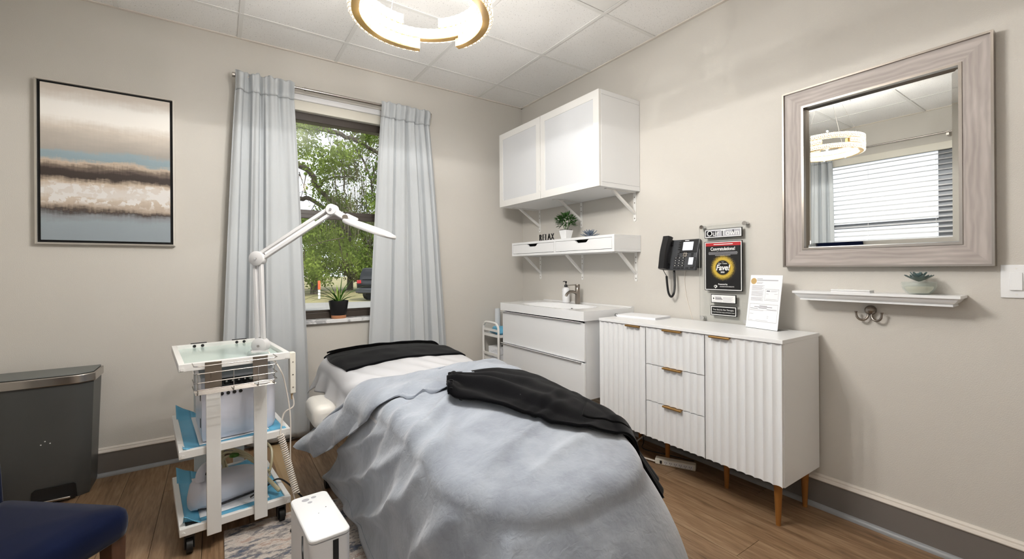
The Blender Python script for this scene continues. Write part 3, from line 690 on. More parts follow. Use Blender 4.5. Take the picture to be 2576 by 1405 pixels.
# ------------------------------------------------------------------ sideboard
SBX, SY0, SY1 = -0.395, -1.405, -2.515
sb = thing('fluted_sideboard', 'white fluted sideboard with gold pulls on tapered legs under the mirror', 'sideboard', (0, SY0, 0), RW)
SW = SY0 - SY1; zb, zt = 0.203, 0.862; DB = 0.022      # local x 0..SW, y -0.395..-0.02
yb_, yf_ = -0.022, SBX
build('carcass', MB().box(0, 0.016, yf_ + 0.012, yb_, zb, zt - 0.018).box(SW - 0.016, SW, yf_ + 0.012, yb_, zb, zt - 0.018).box(0.016, SW - 0.016, yf_ + 0.02, yb_, zb, zb + 0.016).box(0.016, SW - 0.016, yb_ - 0.008, yb_, zb + 0.016, zt - 0.018), 'white', sb, bevel=0.001)
build('top_board', B(-0.002, SW + 0.002, yf_ - 0.006, yb_ + 0.004, zt - 0.018, zt), 'white', sb, bevel=0.0015)
def fluted(w, h, nfl, dep_=0.010, th=0.018):
    """panel with scalloped front, local x 0..w, z 0..h, front towards -y"""
    prof = []; per = 7
    for i in range(nfl):
        for k in range(per):
            u = k / per; prof.append(((i + u) * w / nfl, -th + dep_ * 4 * u * (1 - u)))
    prof.append((w, -th))
    poly = [(0, 0)] + prof + [(w, 0)]
    n = len(poly); mb = MB()
    vs = [(p[0], p[1], 0) for p in poly] + [(p[0], p[1], h) for p in poly]
    fs = [(i, (i + 1) % n, n + (i + 1) % n, n + i) for i in range(n)] + [tuple(range(n - 1, -1, -1)), tuple(range(n, 2 * n))]
    return mb.add(vs, fs)
def pull(parent, x, z, ln=0.105):
    build('handle', MB().cyl((x - ln / 2, -0.026, z), (x + ln / 2, -0.026, z), 0.0055, n=14).box(x - ln / 2, x + ln / 2, -0.026, 0.0, z + 0.001, z + 0.0045), 'brass', parent, smooth=True)
g = 0.003; cw = SW / 3; dh = zt - 0.018 - zb - 0.006
for k, lab in ((0, 'left'), (2, 'right')):
    d = build('door', fluted(cw - 2 * g, dh, 9), 'white', sb, smooth=25, loc=(k * cw + g, yf_ + 0.014, zb + 0.003))
    pull(d, cw * (0.74 if k == 0 else 0.21), dh - 0.004)
hd = (dh - 2 * g) / 3
for k in range(3):
    d = build('drawer', fluted(cw - 2 * g, hd - 0.001, 9), 'white', sb, smooth=25, loc=(cw + g, yf_ + 0.014, zb + 0.003 + k * (hd + g)))
    pull(d, cw * 0.47, hd - 0.004, 0.115)
legm = None
for (lx, ly) in ((0.05, -0.335), (SW - 0.05, -0.335), (0.05, -0.06), (SW - 0.05, -0.06), (cw, -0.2), (2 * cw, -0.2)):
    if legm is None:
        legm = build('leg', MB().lathe([(0.0105, 0.004), (0.0185, 0.19), (0.0185, 0.2035), (0, 0.2035)], 16).lathe([(0, 0), (0.011, 0), (0.011, 0.004), (0, 0.004)], 16), 'wood_gold', sb, smooth=True, loc=(lx, ly, 0))
    else: dup(legm, sb, (lx, ly, 0))

# booklet on the sideboard
p0, p1 = onZ(1548, 798, 0.870), onZ(1690, 800, 0.870)
t = thing('white_booklet', 'thin white spiral booklet lying on the left of the sideboard', 'booklet', (-0.155, -1.545, zt + 0.0005), RW + 0.1)
build('cover', B(-0.14, 0.16, -0.085, 0.095, 0, 0.0015), 'paper', t); build('pages', B(-0.138, 0.155, -0.083, 0.093, 0.0015, 0.012), 'paper', t)
build('cover', B(-0.14, 0.16, -0.085, 0.095, 0.012, 0.0135), 'paper', t)
build('binding_clip', MB().tube([(-0.125, -0.084, 0.0165), (-0.143, -0.084, 0.0165), (-0.1455, -0.084, 0.0075), (-0.143, -0.084, 0.003), (-0.13, -0.084, 0.003)], 0.002, 6), 'black', t)

# certificate in an angled acrylic holder
A0, A1 = onZ(1876, 822, zt), onZ(1956, 833, zt)
wv = (A1 - A0); wdt = float(np.linalg.norm(wv[:2])); ang = math.atan2(wv[1], wv[0])
t = thing('certificate_holder', 'leaning clear holder with a white licence sheet on the sideboard', 'certificate', (float(A0[0]), float(A0[1]), zt), ang)
import_tilt = 0.16; hh = 0.285; w = wdt
nn = Vector((0, math.sin(import_tilt), math.cos(import_tilt)))
def slab(name, x0, x1, h0, h1, off, th, m, parent):
    c, s = math.cos(import_tilt), math.sin(import_tilt)
    def P(x, h, d): return (x, h * s - d * c, h * c + d * s)
    o = off
    return build(name, MB().add([P(x0, h0, o), P(x1, h0, o), P(x1, h1, o), P(x0, h1, o), P(x0, h0, o + th), P(x1, h0, o + th), P(x1, h1, o + th), P(x0, h1, o + th)],
                 [(0, 3, 2, 1), (4, 5, 6, 7), (0, 1, 5, 4), (1, 2, 6, 5), (2, 3, 7, 6), (3, 0, 4, 7)]), m, parent)
ac = slab('acrylic_front', 0, w, 0.002, hh, 0.0, 0.002, 'paper', t)
build('acrylic_foot', B(0, w, 0.0, 0.085, 0.0002, 0.0022), 'acrylic', t)
def prn(x0, x1, h0, h1, m='ink'): slab('printed_line', x0 * w, x1 * w, hh * h0, hh * h1, 0.0021, 0.0003, m, sheet)
sheet = slab('licence_sheet', 0.01 * w, 0.99 * w, 0.006, hh * 0.985, 0.0018, 0.0005, 'paper', t)
c, s = math.cos(import_tilt), math.sin(import_tilt)
build('gold_seal', MB().lathe([(0, 0), (0.0165, 0), (0.0165, 0.0005), (0, 0.0005)], 24), 'sealgold', sheet, loc=(0.12 * w, hh * .885 * s - 0.0024 * c, hh * .885 * c + 0.0024 * s), rot=(PI / 2 - import_tilt, 0, 0))
prn(.22, .40, .925, .937); prn(.22, .88, .895, .912); prn(.22, .42, .86, .868); prn(.22, .40, .84, .848)
for k in range(7): prn(.08, .48 - .04 * (k % 3), .80 - .014 * k, .806 - .014 * k)
for k in range(7): prn(.08, .47 - .03 * (k % 2), .69 - .014 * k, .696 - .014 * k)
for k in range(5): prn(.08, .48 - .05 * (k % 2), .575 - .014 * k, .581 - .014 * k)
def frame(x0, x1, h0, h1):
    e = 0.004
    prn(x0, x1, h0, h0 + e, 'inkmid'); prn(x0, x1, h1 - e, h1, 'inkmid'); prn(x0, x0 + e, h0, h1, 'inkmid'); prn(x1 - e, x1, h0, h1, 'inkmid')
frame(.52, .93, .53, .74); frame(.07, .95, .135, .46)
prn(.56, .66, .695, .715, 'inkmid'); prn(.69, .90, .71, .716); prn(.69, .86, .695, .70); prn(.55, .63, .65, .655); prn(.8, .9, .65, .655); prn(.55, .89, .55, .556)
prn(.38, .62, .42, .43, 'inkmid'); prn(.22, .78, .40, .41, 'inkmid'); prn(.36, .62, .38, .39, 'inkmid'); prn(.09, .34, .37, .378, 'inkmid'); prn(.09, .93, .348, .351)
prn(.09, .52, .335, .341); prn(.62, .92, .36, .368, 'inkmid'); prn(.1, .21, .27, .276); prn(.64, .69, .24, .245); prn(.64, .69, .21, .215); prn(.1, .2, .155, .16); prn(.3, .68, .155, .16)

# ------------------------------------------------------------------ mirror
t = thing('wall_mirror', 'large wall mirror in a wide grey wooden frame above the ledge', 'mirror', (0, -2.733, 1.185), RW)
mw, mh, fb = 0.37, 0.892, 0.096
def mitre(p, q, w_, y0, y1, name, m, parent, inner=0.0):
    p = np.array(p, float); q = np.array(q, float); d = (q - p) / np.linalg.norm(q - p); nn = np.array((-d[1], d[0]))
    a, b = p + (d + nn) * inner, q + (-d + nn) * inner; a2, b2 = p + (d + nn) * (inner + w_), q + (-d + nn) * (inner + w_)
    L = np.linalg.norm(q - p); ang = math.atan2(d[1], d[0])
    # local frame of the board: x along the board
    def loc(pt): e = pt - p; return (e @ d, e @ nn)
    P = [loc(a), loc(b), loc(b2), loc(a2)]
    mb_ = MB().add([(c_[0], y0, c_[1]) for c_ in P] + [(c_[0], y1, c_[1]) for c_ in P], [(0, 1, 2, 3), (7, 6, 5, 4), (4, 5, 1, 0), (5, 6, 2, 1), (6, 7, 3, 2), (7, 4, 0, 3)])
    return build(name, mb_, m, parent, loc=(p[0], 0, p[1]), rot=(0, -ang, 0))
cor = [(-mw, 0), (mw, 0), (mw, mh), (-mw, mh)]
for k in range(4):
    mitre(cor[k], cor[(k + 1) % 4], fb - 0.018, -0.032, -0.002, 'frame_board', 'grey_wood', t, inner=0.008)
    mitre(cor[k], cor[(k + 1) % 4], 0.008, -0.042, -0.002, 'outer_lip', 'nickel', t)
    mitre(cor[k], cor[(k + 1) % 4], 0.010, -0.036, -0.002, 'inner_lip', 'nickel', t, inner=fb - 0.010)
gi = fb; bv = 0.022
x0, x1, z0, z1 = -mw + gi, mw - gi, gi, mh - gi
mbv = [(x0, -0.010, z0), (x1, -0.010, z0), (x1, -0.010, z1), (x0, -0.010, z1), (x0 + bv, -0.0125, z0 + bv), (x1 - bv, -0.0125, z0 + bv), (x1 - bv, -0.0125, z1 - bv), (x0 + bv, -0.0125, z1 - bv)]
build('mirror_glass', MB().add(mbv, [(4, 5, 6, 7), (0, 1, 5, 4), (1, 2, 6, 5), (2, 3, 7, 6), (3, 0, 4, 7)]), 'mirror', t, fix=False)

# ------------------------------------------------------------------ ledge shelf, its contents, hook, switch
t = thing('crown_ledge', 'white crown-moulded wall ledge under the mirror', 'shelf', (0, -2.730, 0), RW)
lev = [(1.0695, .115), (1.0585, .115), (1.0575, .108), (1.0535, .106), (1.046, .101), (1.038, .094), (1.0335, .087), (1.0325, .090), (1.0255, .090)]
vs = []; fs = []
for z, d in lev:
    hw = 0.185 + d * 0.0 + (d - .115) * 1.0 + 0.1085
    vs += [(-hw, -0.001, z), (-hw, -d, z), (hw, -d, z), (hw, -0.001, z)]
k = len(lev)
for i in range(k - 1):
    for j in range(4): fs.append((i * 4 + j, i * 4 + (j + 1) % 4, i * 4 + 4 + (j + 1) % 4, i * 4 + 4 + j))
fs += [(0, 1, 2, 3), tuple((k - 1) * 4 + j for j in (3, 2, 1, 0))]
build('moulding', MB().add(vs, fs), 'white', t, smooth=30)
LZ = 1.0697
p0, p1 = onZ(2132, 735, LZ), onZ(2236, 737, LZ)
t = thing('white_remote', 'slim white remote box lying on the ledge', 'remote', (-0.088, -2.672, LZ), RW - 0.04)
build('lid', B(-0.074, 0.074, -0.024, 0.024, 0.006, 0.0125), 'whitegloss', t, bevel=0.0015); build('body', B(-0.0735, 0.0735, -0.0235, 0.0235, 0, 0.0055), 'whitematte', t)
t = thing('candle_bowl', 'clear textured glass candle bowl topped with a blue-green glass succulent on the ledge', 'candle holder', (-0.062, -2.893, LZ), RW)
prof = [(0, 0.003), (0.030, 0.003), (0.037, 0.006), (0.048, 0.022), (0.0525, 0.042), (0.051, 0.047)]
build('bowl', MB().lathe([(0, 0), (0.032, 0), (0.041, 0.006), (0.052, 0.022), (0.0565, 0.042), (0.0545, 0.048)] + prof[::-1], 36), 'clearglass', t, smooth=60)
build('wax', MB().lathe([(0, 0.005), (0.03, 0.006), (0.043, 0.022), (0.045, 0.032), (0, 0.033)], 28), 'wax', t, smooth=True)
build('lid', MB().lathe([(0, 0.048), (0.055, 0.048), (0.056, 0.051), (0.03, 0.055), (0, 0.056)], 28), 'clearglass', t, smooth=True)
def petal(L, W, T=0.004):
    mb_ = MB(); S = 6; vs = []
    for i in range(S + 1):
        u = i / S; w_ = W * math.sin(PI * min(1, 0.12 + u * 0.88)) ** 0.8 * (1 - 0.1 * u) if i < S else 0.0004
        zc = 0.16 * L * u * u
        vs += [(u * L, -w_ / 2, zc + 0.002), (u * L, 0, zc - T / 2), (u * L, w_ / 2, zc + 0.002), (u * L, 0, zc + T / 2)]
    fs = [(i * 4 + j, i * 4 + (j + 1) % 4, i * 4 + 4 + (j + 1) % 4, i * 4 + 4 + j) for i in range(S) for j in range(4)] + [(3, 2, 1, 0)]
    return mb_.add(vs, fs)
def rosette(parent, z, rings, m, name='petal'):
    for (n_, L, W, tilt, dz) in rings:
        pm_ = None
        for k in range(n_):
            a = 2 * PI * k / n_ + tilt
            if pm_ is None: pm_ = build(name, petal(L, W), m, parent, smooth=50, loc=(0, 0, z + dz), rot=(0, -tilt, a))
            else: dup(pm_, parent, rot=(0, -tilt, a))
rosette(t, 0.054, [(9, 0.052, 0.026, 0.35, 0.0), (7, 0.042, 0.022, 0.75, 0.004), (5, 0.028, 0.016, 1.15, 0.006)], 'greenglass')

t = thing('robe_hook', 'brushed nickel double robe hook under the ledge', 'hook', (0, -2.716, 0.988), RW)
build('knob', MB().lathe([(0, 0), (0.020, 0), (0.022, 0.004), (0.020, 0.010), (0.019, 0.020), (0.012, 0.027), (0, 0.029)], 28), 'nickel', t, smooth=True, loc=(0, -0.001, 0), rot=(PI / 2, 0, 0))
for s in (-1, 1):
    pts = [(s * 0.006, -0.015, -0.012)] + [(s * (0.006 + 0.020 * (1 - math.cos(q)) + 0.0), -0.015 - 0.016 * math.sin(q * .5), -0.022 - 0.024 * math.sin(q)) for q in np.linspace(0.2, PI, 9)] + [(s * 0.047, -0.032, -0.012)]
    build('prong', MB().tube(pts, [0.005] * 9 + [0.0042, 0.0042], 10), 'nickel', t, smooth=True)
    build('prong_tip', MB().lathe([(0, 0), (0.0045, 0), (0.0065, 0.004), (0.0065, 0.006), (0, 0.007)], 14), 'nickel', t, smooth=True, loc=(s * 0.047, -0.032, -0.013))

t = thing('light_switch', 'white rocker light switch plate at the right edge', 'light switch', (0, -3.151, 1.127), RW)
build('plate', B(-0.039, 0.085, -0.006, -0.0002, -0.062, 0.062), 'whitegloss', t, bevel=0.002)
for xx in (-0.0, 0.046):
    f = build('rocker', MB().prism([(-0.0062, -0.033), (-0.0062, 0.033), (-0.0085, 0.033), (-0.0125, -0.033)], xx - 0.016, xx + 0.016, 'x'), 'whitegloss', t, bevel=0.001)
    for zz in (-0.048, 0.048): build('screw', MB().cyl((xx, -0.0058, zz), (xx, -0.0072, zz), 0.003, n=10), 'whitemetal', t)

# ------------------------------------------------------------------ vanity, basin, tap, soap
VY0, VY1 = -0.352, -1.356; VX = 0.49
va = thing('floating_vanity', 'white floating vanity with two wide drawers under the basin', 'vanity', (0, VY0, 0), RW)
VW = VY0 - VY1
build('carcass', MB().box(0.012, 0.03, -0.455, -0.004, 0.315, 0.838).box(VW - 0.03, VW - 0.012, -0.455, -0.004, 0.315, 0.838).box(0.03, VW - 0.03, -0.455, -0.004, 0.315, 0.333).box(0.03, VW - 0.03, -0.02, -0.004, 0.333, 0.838), 'white', va, bevel=0.001)
for z0, z1 in ((0.315, 0.560), (0.570, 0.824)):
    d = build('drawer', B(0.012, VW - 0.012, -0.474, -0.457, z0, z1), 'white', va, bevel=0.0015)
    build('edge_pull', MB().prism([(-0.473, z1), (-0.490, z1 + 0.004), (-0.493, z1 + 0.007), (-0.490, z1 + 0.0085), (-0.457, z1 + 0.0035), (-0.457, z1)], 0.004, VW - 0.04, 'x'), 'whitegloss', d, smooth=25)
# wash basin: slab with a scooped bowl
bs = thing('wash_basin', 'white ceramic wash basin with a wide shallow bowl', 'sink', (0, VY0, 0), RW)
bx0, bx1, by0, by1, bz0, bz1 = 0.0, VW, -VX, -0.002, 0.840, 0.903
nx, ny = 60, 34; G = np.zeros((nx, ny, 3))
for i in range(nx):
    for j in range(ny):
        x = bx0 + (bx1 - bx0) * i / (nx - 1); y = by0 + (by1 - by0) * j / (ny - 1)
        u = (x - VW / 2) / 0.33; w = (y + 0.285) / 0.165
        r = (abs(u) ** 3.2 + abs(w) ** 3.2) ** (1 / 3.2)
        dz = 0.0 if r > 1 else -0.10 * (1 - r ** 3) ** 0.8
        if j >= ny - 2: dz = 0.008
        G[i, j] = (x, y, bz1 + dz)
mb = MB().grid(G)
o = len(mb.v)
rim = [i * ny for i in range(nx)] + [(nx - 1) * ny + j for j in range(1, ny)] + [i * ny + ny - 1 for i in range(nx - 2, -1, -1)] + [j for j in range(ny - 2, 0, -1)]
low = []
for q in rim:
    v = mb.v[q]; mb.v.append((v[0], v[1], bz0)); low.append(len(mb.v) - 1)
n = len(rim)
for k in range(n): mb.f.append((rim[k], rim[(k + 1) % n], low[(k + 1) % n], low[k]))
mb.f.append(tuple(low))
build('basin', mb, 'whitegloss', bs, smooth=40, bevel=0.0)
build('overflow_hole', MB().lathe([(0, 0), (0.013, 0), (0.013, 0.002), (0.009, 0.002), (0.008, 0.001), (0, 0.001)], 20), 'black', bs, smooth=True, loc=(VW / 2 + 0.005, -0.1375, 0.862), rot=(PI / 2 + 0.55, 0, 0))
build('drain', MB().lathe([(0, 0), (0.03, 0), (0.031, 0.003), (0.02, 0.005), (0, 0.004)], 20), 'steel', bs, smooth=True, loc=(VW / 2, -0.285, 0.803))
fx = VY0 - float(onZ(1453, 765, 0.903)[1])
ft = thing('basin_tap', 'brushed nickel single-lever tap behind the basin', 'tap', (-0.085, float(onX(1453, 765, -0.085)[1]), 0.904), RW)
build('tap_body', MB().lathe([(0, 0), (0.0205, 0), (0.0215, 0.004), (0.019, 0.09), (0.019, 0.128), (0.0175, 0.130), (0.019, 0.132), (0.020, 0.152), (0.0185, 0.155), (0, 0.155)], 24), 'nickel', ft, smooth=True)
build('spout', MB().tube([(0, -0.005, 0.083), (0, -0.05, 0.098), (0, -0.085, 0.098), (0, -0.112, 0.082), (0, -0.122, 0.066)], [0.012, 0.0115, 0.011, 0.0105, 0.0105], 14), 'nickel', ft, smooth=True)
build('lever', MB().hexa([(-0.007, -0.105, 0.1475), (0.007, -0.105, 0.1475), (0.009, 0.0, 0.147), (-0.009, 0.0, 0.147)], [(-0.007, -0.105, 0.152), (0.007, -0.105, 0.152), (0.009, 0.0, 0.1545), (-0.009, 0.0, 0.1545)]), 'nickel', ft, bevel=0.001)
sp = thing('soap_bottle', 'white round soap bottle with a black pump beside the tap', 'soap bottle', (-0.072, float(onX(1424, 758, -0.072)[1]), 0.904), RW)
build('bottle', MB().lathe([(0, 0), (0.027, 0), (0.031, 0.004), (0.031, 0.105), (0.027, 0.119), (0.015, 0.126), (0.0125, 0.128), (0, 0.128)], 28), 'whitematte', sp, smooth=True)
build('collar', MB().lathe([(0, 0.126), (0.0135, 0.126), (0.0135, 0.144), (0.011, 0.148), (0.004, 0.149), (0.004, 0.160), (0, 0.160)], 20), 'black', sp, smooth=True)
build('pump_head', MB().lathe([(0, 0.160), (0.006, 0.160), (0.009, 0.176), (0, 0.177)], 16).tube([(0, 0, 0.173), (-0.018, -0.006, 0.175), (-0.027, -0.009, 0.171)], [0.004, 0.0035, 0.003], 8), 'black', sp, smooth=True)
for k in range(2): build('printed_line', B(-0.020, -0.008, -0.0295, -0.0285, 0.058 + k * 0.032, 0.060 + k * 0.032), 'ink', sp)

# ------------------------------------------------------------------ wall cabinet with frosted doors
CY0, CY1, CZ0, CZ1, CD = -0.218, -1.418, 1.724, 2.358, 0.382
wc = thing('wall_cabinet', 'white wall cabinet with two frosted glass doors', 'cabinet', (0, CY0, 0), RW)
CW = CY0 - CY1
build('carcass', MB().box(0, 0.018, -CD, -0.002, CZ0, CZ1).box(CW - 0.018, CW, -CD, -0.002, CZ0 + 0.0, CZ1).box(0.018, CW - 0.018, -CD, -0.002, CZ0, CZ0 + 0.03).box(0.018, CW - 0.018, -CD, -0.002, CZ1 - 0.03, CZ1).box(0.018, CW - 0.018, -0.012, -0.002, CZ0 + 0.03, CZ1 - 0.03), 'white', wc, bevel=0.001)
build('side_seam', B(CW - 0.0005, CW + 0.0008, -CD + 0.001, -0.003, CZ1 - 0.031, CZ1 - 0.0297), 'ink', wc)
build('side_seam', B(CW - 0.0005, CW + 0.0008, -CD + 0.001, -0.003, CZ0 + 0.030, CZ0 + 0.0313), 'ink', wc)
for x0, x1 in ((0.001, CW * 0.482), (CW * 0.487, CW - 0.001)):
    d = build('door', MB().box(x0, x0 + 0.052, -CD - 0.021, -CD - 0.002, CZ0 + 0.001, CZ1 - 0.001).box(x1 - 0.052, x1, -CD - 0.021, -CD - 0.002, CZ0 + 0.001, CZ1 - 0.001)
              .box(x0 + 0.052, x1 - 0.052, -CD - 0.021, -CD - 0.002, CZ0 + 0.001, CZ0 + 0.053).box(x0 + 0.052, x1 - 0.052, -CD - 0.021, -CD - 0.002, CZ1 - 0.053, CZ1 - 0.001), 'whitemetal', wc)
    build('frosted_pane', B(x0 + 0.05, x1 - 0.05, -CD - 0.0185, -CD - 0.0135, CZ0 + 0.05, CZ1 - 0.05), 'frost', d)
build('door_catch', B(CW * 0.482 - 0.012, CW * 0.482 - 0.004, -CD - 0.026, -CD - 0.02, CZ0 + 0.06, CZ0 + 0.105), 'whitemetal', wc, bevel=0.001)

# shelf with two shallow drawers
HY0, HY1, HZ0, HZ1, HD = -0.212, -1.422, 1.298, 1.414, 0.272
sh = thing('drawer_shelf', 'white wall shelf with two shallow cut-out drawers', 'shelf', (0, HY0, 0), RW)
HW = HY0 - HY1; tk = 0.018
build('carcass', MB().box(0, HW, -HD, -0.002, HZ1 - tk, HZ1).box(0, HW, -HD, -0.002, HZ0, HZ0 + tk).box(0, 0.02, -HD, -0.002, HZ0 + tk, HZ1 - tk).box(HW - 0.02, HW, -HD, -0.002, HZ0 + tk, HZ1 - tk)
      .box(HW * .49 - 0.01, HW * .49 + 0.01, -HD, -0.002, HZ0 + tk, HZ1 - tk).box(0.02, HW - 0.02, -0.012, -0.002, HZ0 + tk, HZ1 - tk), 'white', sh, bevel=0.0008)
for x0, x1 in ((0.0225, HW * .49 - 0.0125), (HW * .49 + 0.0125, HW - 0.0225)):
    xm = (x0 + x1) / 2; a, b = HZ0 + tk + 0.003, HZ1 - tk - 0.002; q = 0.022
    poly = [(x0, a), (x1, a), (x1, b), (xm + 0.078, b), (xm + 0.07, b - 0.003), (xm + 0.05, b - q + 0.003), (xm + 0.042, b - q), (xm - 0.042, b - q), (xm - 0.05, b - q + 0.003), (xm - 0.07, b - 0.003), (xm - 0.078, b), (x0, b)]
    d = build('drawer', MB().prism(poly, -HD + 0.001, -HD + 0.015, 'y'), 'white', sh)
    build('drawer_interior', MB().box(x0, x0 + 0.008, -HD + 0.016, -0.02, a, b - 0.02).box(x1 - 0.008, x1, -HD + 0.016, -0.02, a, b - 0.02).box(x0 + 0.008, x1 - 0.008, -HD + 0.016, -0.02, a, a + 0.006), 'blackmatte', d)

def bracket(label, y, z, arm, group):
    t = thing('shelf_bracket', label, 'bracket', (0, y, z), RW, group)
    leg, w_ = 0.205, 0.0115
    build('wall_plate', MB().prism([(-w_, 0), (-w_, -leg + 0.008)] + [(-w_ * math.cos(q), -leg + 0.008 - w_ * math.sin(q) * .8) for q in (0.5, 1.0, 1.57, 2.1, 2.6)] + [(w_, -leg + 0.008), (w_, 0)], -0.0045, -0.0006, 'y'), 'whitemetal', t)
    build('arm', B(-w_, w_, -arm, -0.0006, -0.0045, -0.0005), 'whitemetal', t)
    c = [(-0.006, -leg * 0.72), (-arm * 0.75, -0.004)]
    build('brace', MB().hexa([(-0.009, c[0][0], c[0][1] - 0.012), (0.009, c[0][0], c[0][1] - 0.012), (0.009, c[0][0], c[0][1] + 0.010), (-0.009, c[0][0], c[0][1] + 0.010)],
                             [(-0.009, c[1][0] - 0.016, c[1][1]), (0.009, c[1][0] - 0.016, c[1][1]), (0.009, c[1][0] + 0.012, c[1][1]), (-0.009, c[1][0] + 0.012, c[1][1])]), 'whitemetal', t, bevel=0.001)
    for zz in (-0.035, -0.075, -leg + 0.02): build('screw', MB().cyl((0, -0.0042, zz), (0, -0.006, zz), 0.0042, n=10), 'nickel', t)
for k, y in enumerate((-0.275, -0.826, -1.372)):
    bracket(['white bracket under the wall cabinet nearest the corner', 'white bracket under the middle of the wall cabinet behind the plant', 'white bracket under the right end of the wall cabinet'][k], y, CZ0 - 0.0003, 0.30, 'brackets under the wall cabinet')
    bracket(['white bracket under the drawer shelf nearest the corner', 'white bracket under the middle of the drawer shelf above the tap', 'white bracket under the right end of the drawer shelf'][k], y - 0.008, HZ0 - 0.0003, 0.23, 'brackets under the drawer shelf')

# things on the drawer shelf
y_of = lambda u, v, X: float(onX(u, v, X)[1])
t = thing('relax_sign', 'small wire letters spelling RELAX on the drawer shelf', 'sign', (-0.20, y_of(1374, 600, -0.20), HZ1 + 0.0004), RW)
xx = -0.095
for chx, adv in (('R', .042), ('E', .037), ('L', .034), ('A', .044), ('X', .04)):
    o = text(t, 'letter', chx, 0.083, xx + adv / 2, 0.0, 0.029, 'inkdark', sx=0.72, depth=0.005, offset=-0.0026)
    o2 = text(t, 'letter_face', chx, 0.083, 0, 0.0, 0.0, 'steel', sx=0.70, depth=0.0008, offset=-0.0036); o2.parent = o; o2.location = (0.0, 0.0, 0.0055); o2.rotation_euler = (0, 0, 0)
    xx += adv
build('base_wire', B(-0.095, 0.105, -0.002, 0.002, 0, 0.002), 'inkdark', t)
PX = -0.17
t = thing('potted_shrub', 'bushy green faux plant in a tapered white square pot on the drawer shelf', 'plant', (PX, y_of(1424, 598, PX), HZ1 + 0.0004), RW)
mb = MB(); q0, q1, ph_ = 0.028, 0.042, 0.075
mb.hexa([(-q0, -q0, 0), (q0, -q0, 0), (q0, q0, 0), (-q0, q0, 0)], [(-q1, -q1, ph_), (q1, -q1, ph_), (q1, q1, ph_), (-q1, q1, ph_)])
build('pot', mb, 'whitegloss', t, bevel=0.005)
build('soil', B(-0.034, 0.034, -0.034, 0.034, ph_ + 0.0002, ph_ + 0.004), 'soil', t)
def leafblade(L, W):
    S = 4; vs = []
    for i in range(S + 1):
        u = i / S; w_ = W * (math.sin(PI * (0.1 + 0.9 * u)) if i < S else 0.03); z = -0.22 * L * u * u
        vs += [(u * L, -w_ / 2, z + 0.15 * w_), (u * L, 0, z), (u * L, w_ / 2, z + 0.15 * w_)]
    return MB().add(vs, [(i * 3 + j, i * 3 + 3 + j, i * 3 + 4 + j, i * 3 + j + 1) for i in range(S) for j in range(2)])
lm = None; r3 = random.Random(5)
for k in range(280):
    a = r3.uniform(0, 2 * PI); el = math.asin(r3.uniform(-0.45, 1.0)); rad = 0.072 * (0.35 + 0.65 * r3.random() ** 0.5)
    p = (rad * math.cos(el) * math.cos(a), rad * math.cos(el) * math.sin(a), ph_ + 0.062 + rad * 0.85 * math.sin(el)); rot_ = (r3.uniform(-.6, .6), -el * 0.8 - 0.35 + r3.uniform(-.4, .4), a + r3.uniform(-.5, .5))
    if lm is None: lm = build('leaf', leafblade(0.034, 0.0115), 'leafdark', t, smooth=60, loc=p, rot=rot_)
    else:
        o = dup(lm, t, p, rot_); sc = r3.uniform(0.75, 1.25); o.scale = (sc, sc, sc)
for k in range(7):
    a = k * 0.9; build('stem', MB().tube([(0.01 * math.cos(a), 0.01 * math.sin(a), ph_), (0.03 * math.cos(a), 0.03 * math.sin(a), ph_ + 0.05), (0.04 * math.cos(a), 0.04 * math.sin(a), ph_ + 0.09)], 0.0016, 5), 'leaf', t)
SX = -0.16
t = thing('slate_succulent', 'blue-grey faux succulent rosette lying on the drawer shelf', 'plant', (SX, y_of(1484, 597, SX), HZ1 + 0.002), RW)
rosette(t, 0.004, [(11, 0.074, 0.021, 0.12, 0.0), (9, 0.068, 0.021, 0.5, 0.004), (7, 0.055, 0.018, 0.85, 0.008), (4, 0.04, 0.014, 1.2, 0.01)], 'slate')

# ------------------------------------------------------------------ desk phone on the wall
ph = thing('wall_phone', 'black office phone mounted on the wall beside the award panel', 'telephone', (0, -1.775, 1.268), RW)
tl = 0.26        # face leans back: top nearer the wall
cth, sth = math.cos(tl), math.sin(tl)
def FP(x, h, d): return (x, -0.052 + h * sth - d * cth, h * cth + d * sth)      # point on the phone face: x, up the face, proud of it
def fbox(x0, x1, h0, h1, d0, d1):
    return MB().add([FP(x0, h0, d0), FP(x1, h0, d0), FP(x1, h1, d0), FP(x0, h1, d0), FP(x0, h0, d1), FP(x1, h0, d1), FP(x1, h1, d1), FP(x0, h1, d1)],
                    [(0, 3, 2, 1), (4, 5, 6, 7), (0, 1, 5, 4), (1, 2, 6, 5), (2, 3, 7, 6), (3, 0, 4, 7)])
body = build('body', fbox(-0.128, 0.112, -0.098, 0.100, -0.022, 0.0), 'charcoal', ph, bevel=0.006)
build('stand', MB().prism([(-0.002, -0.085), (-0.002, 0.06), (-0.035, 0.06), (-0.062, -0.075)], -0.06, 0.108, 'x'), 'black', ph, bevel=0.003)
bez = build('screen_bezel', fbox(-0.012, 0.105, 0.012, 0.094, 0.0004, 0.004), 'black', ph, bevel=0.002)
build('screen', fbox(0.008, 0.078, 0.026, 0.080, 0.0042, 0.005), 'screen', bez)
build('small_screen', fbox(0.060, 0.090, -0.065, -0.020, 0.0005, 0.002), 'screen', ph)
key = None
def keyb(name, x, h, w_, hh_, m='black', d=0.003): return build(name, fbox(x - w_ / 2, x + w_ / 2, h - hh_ / 2, h + hh_ / 2, 0.0004, d), m, ph)
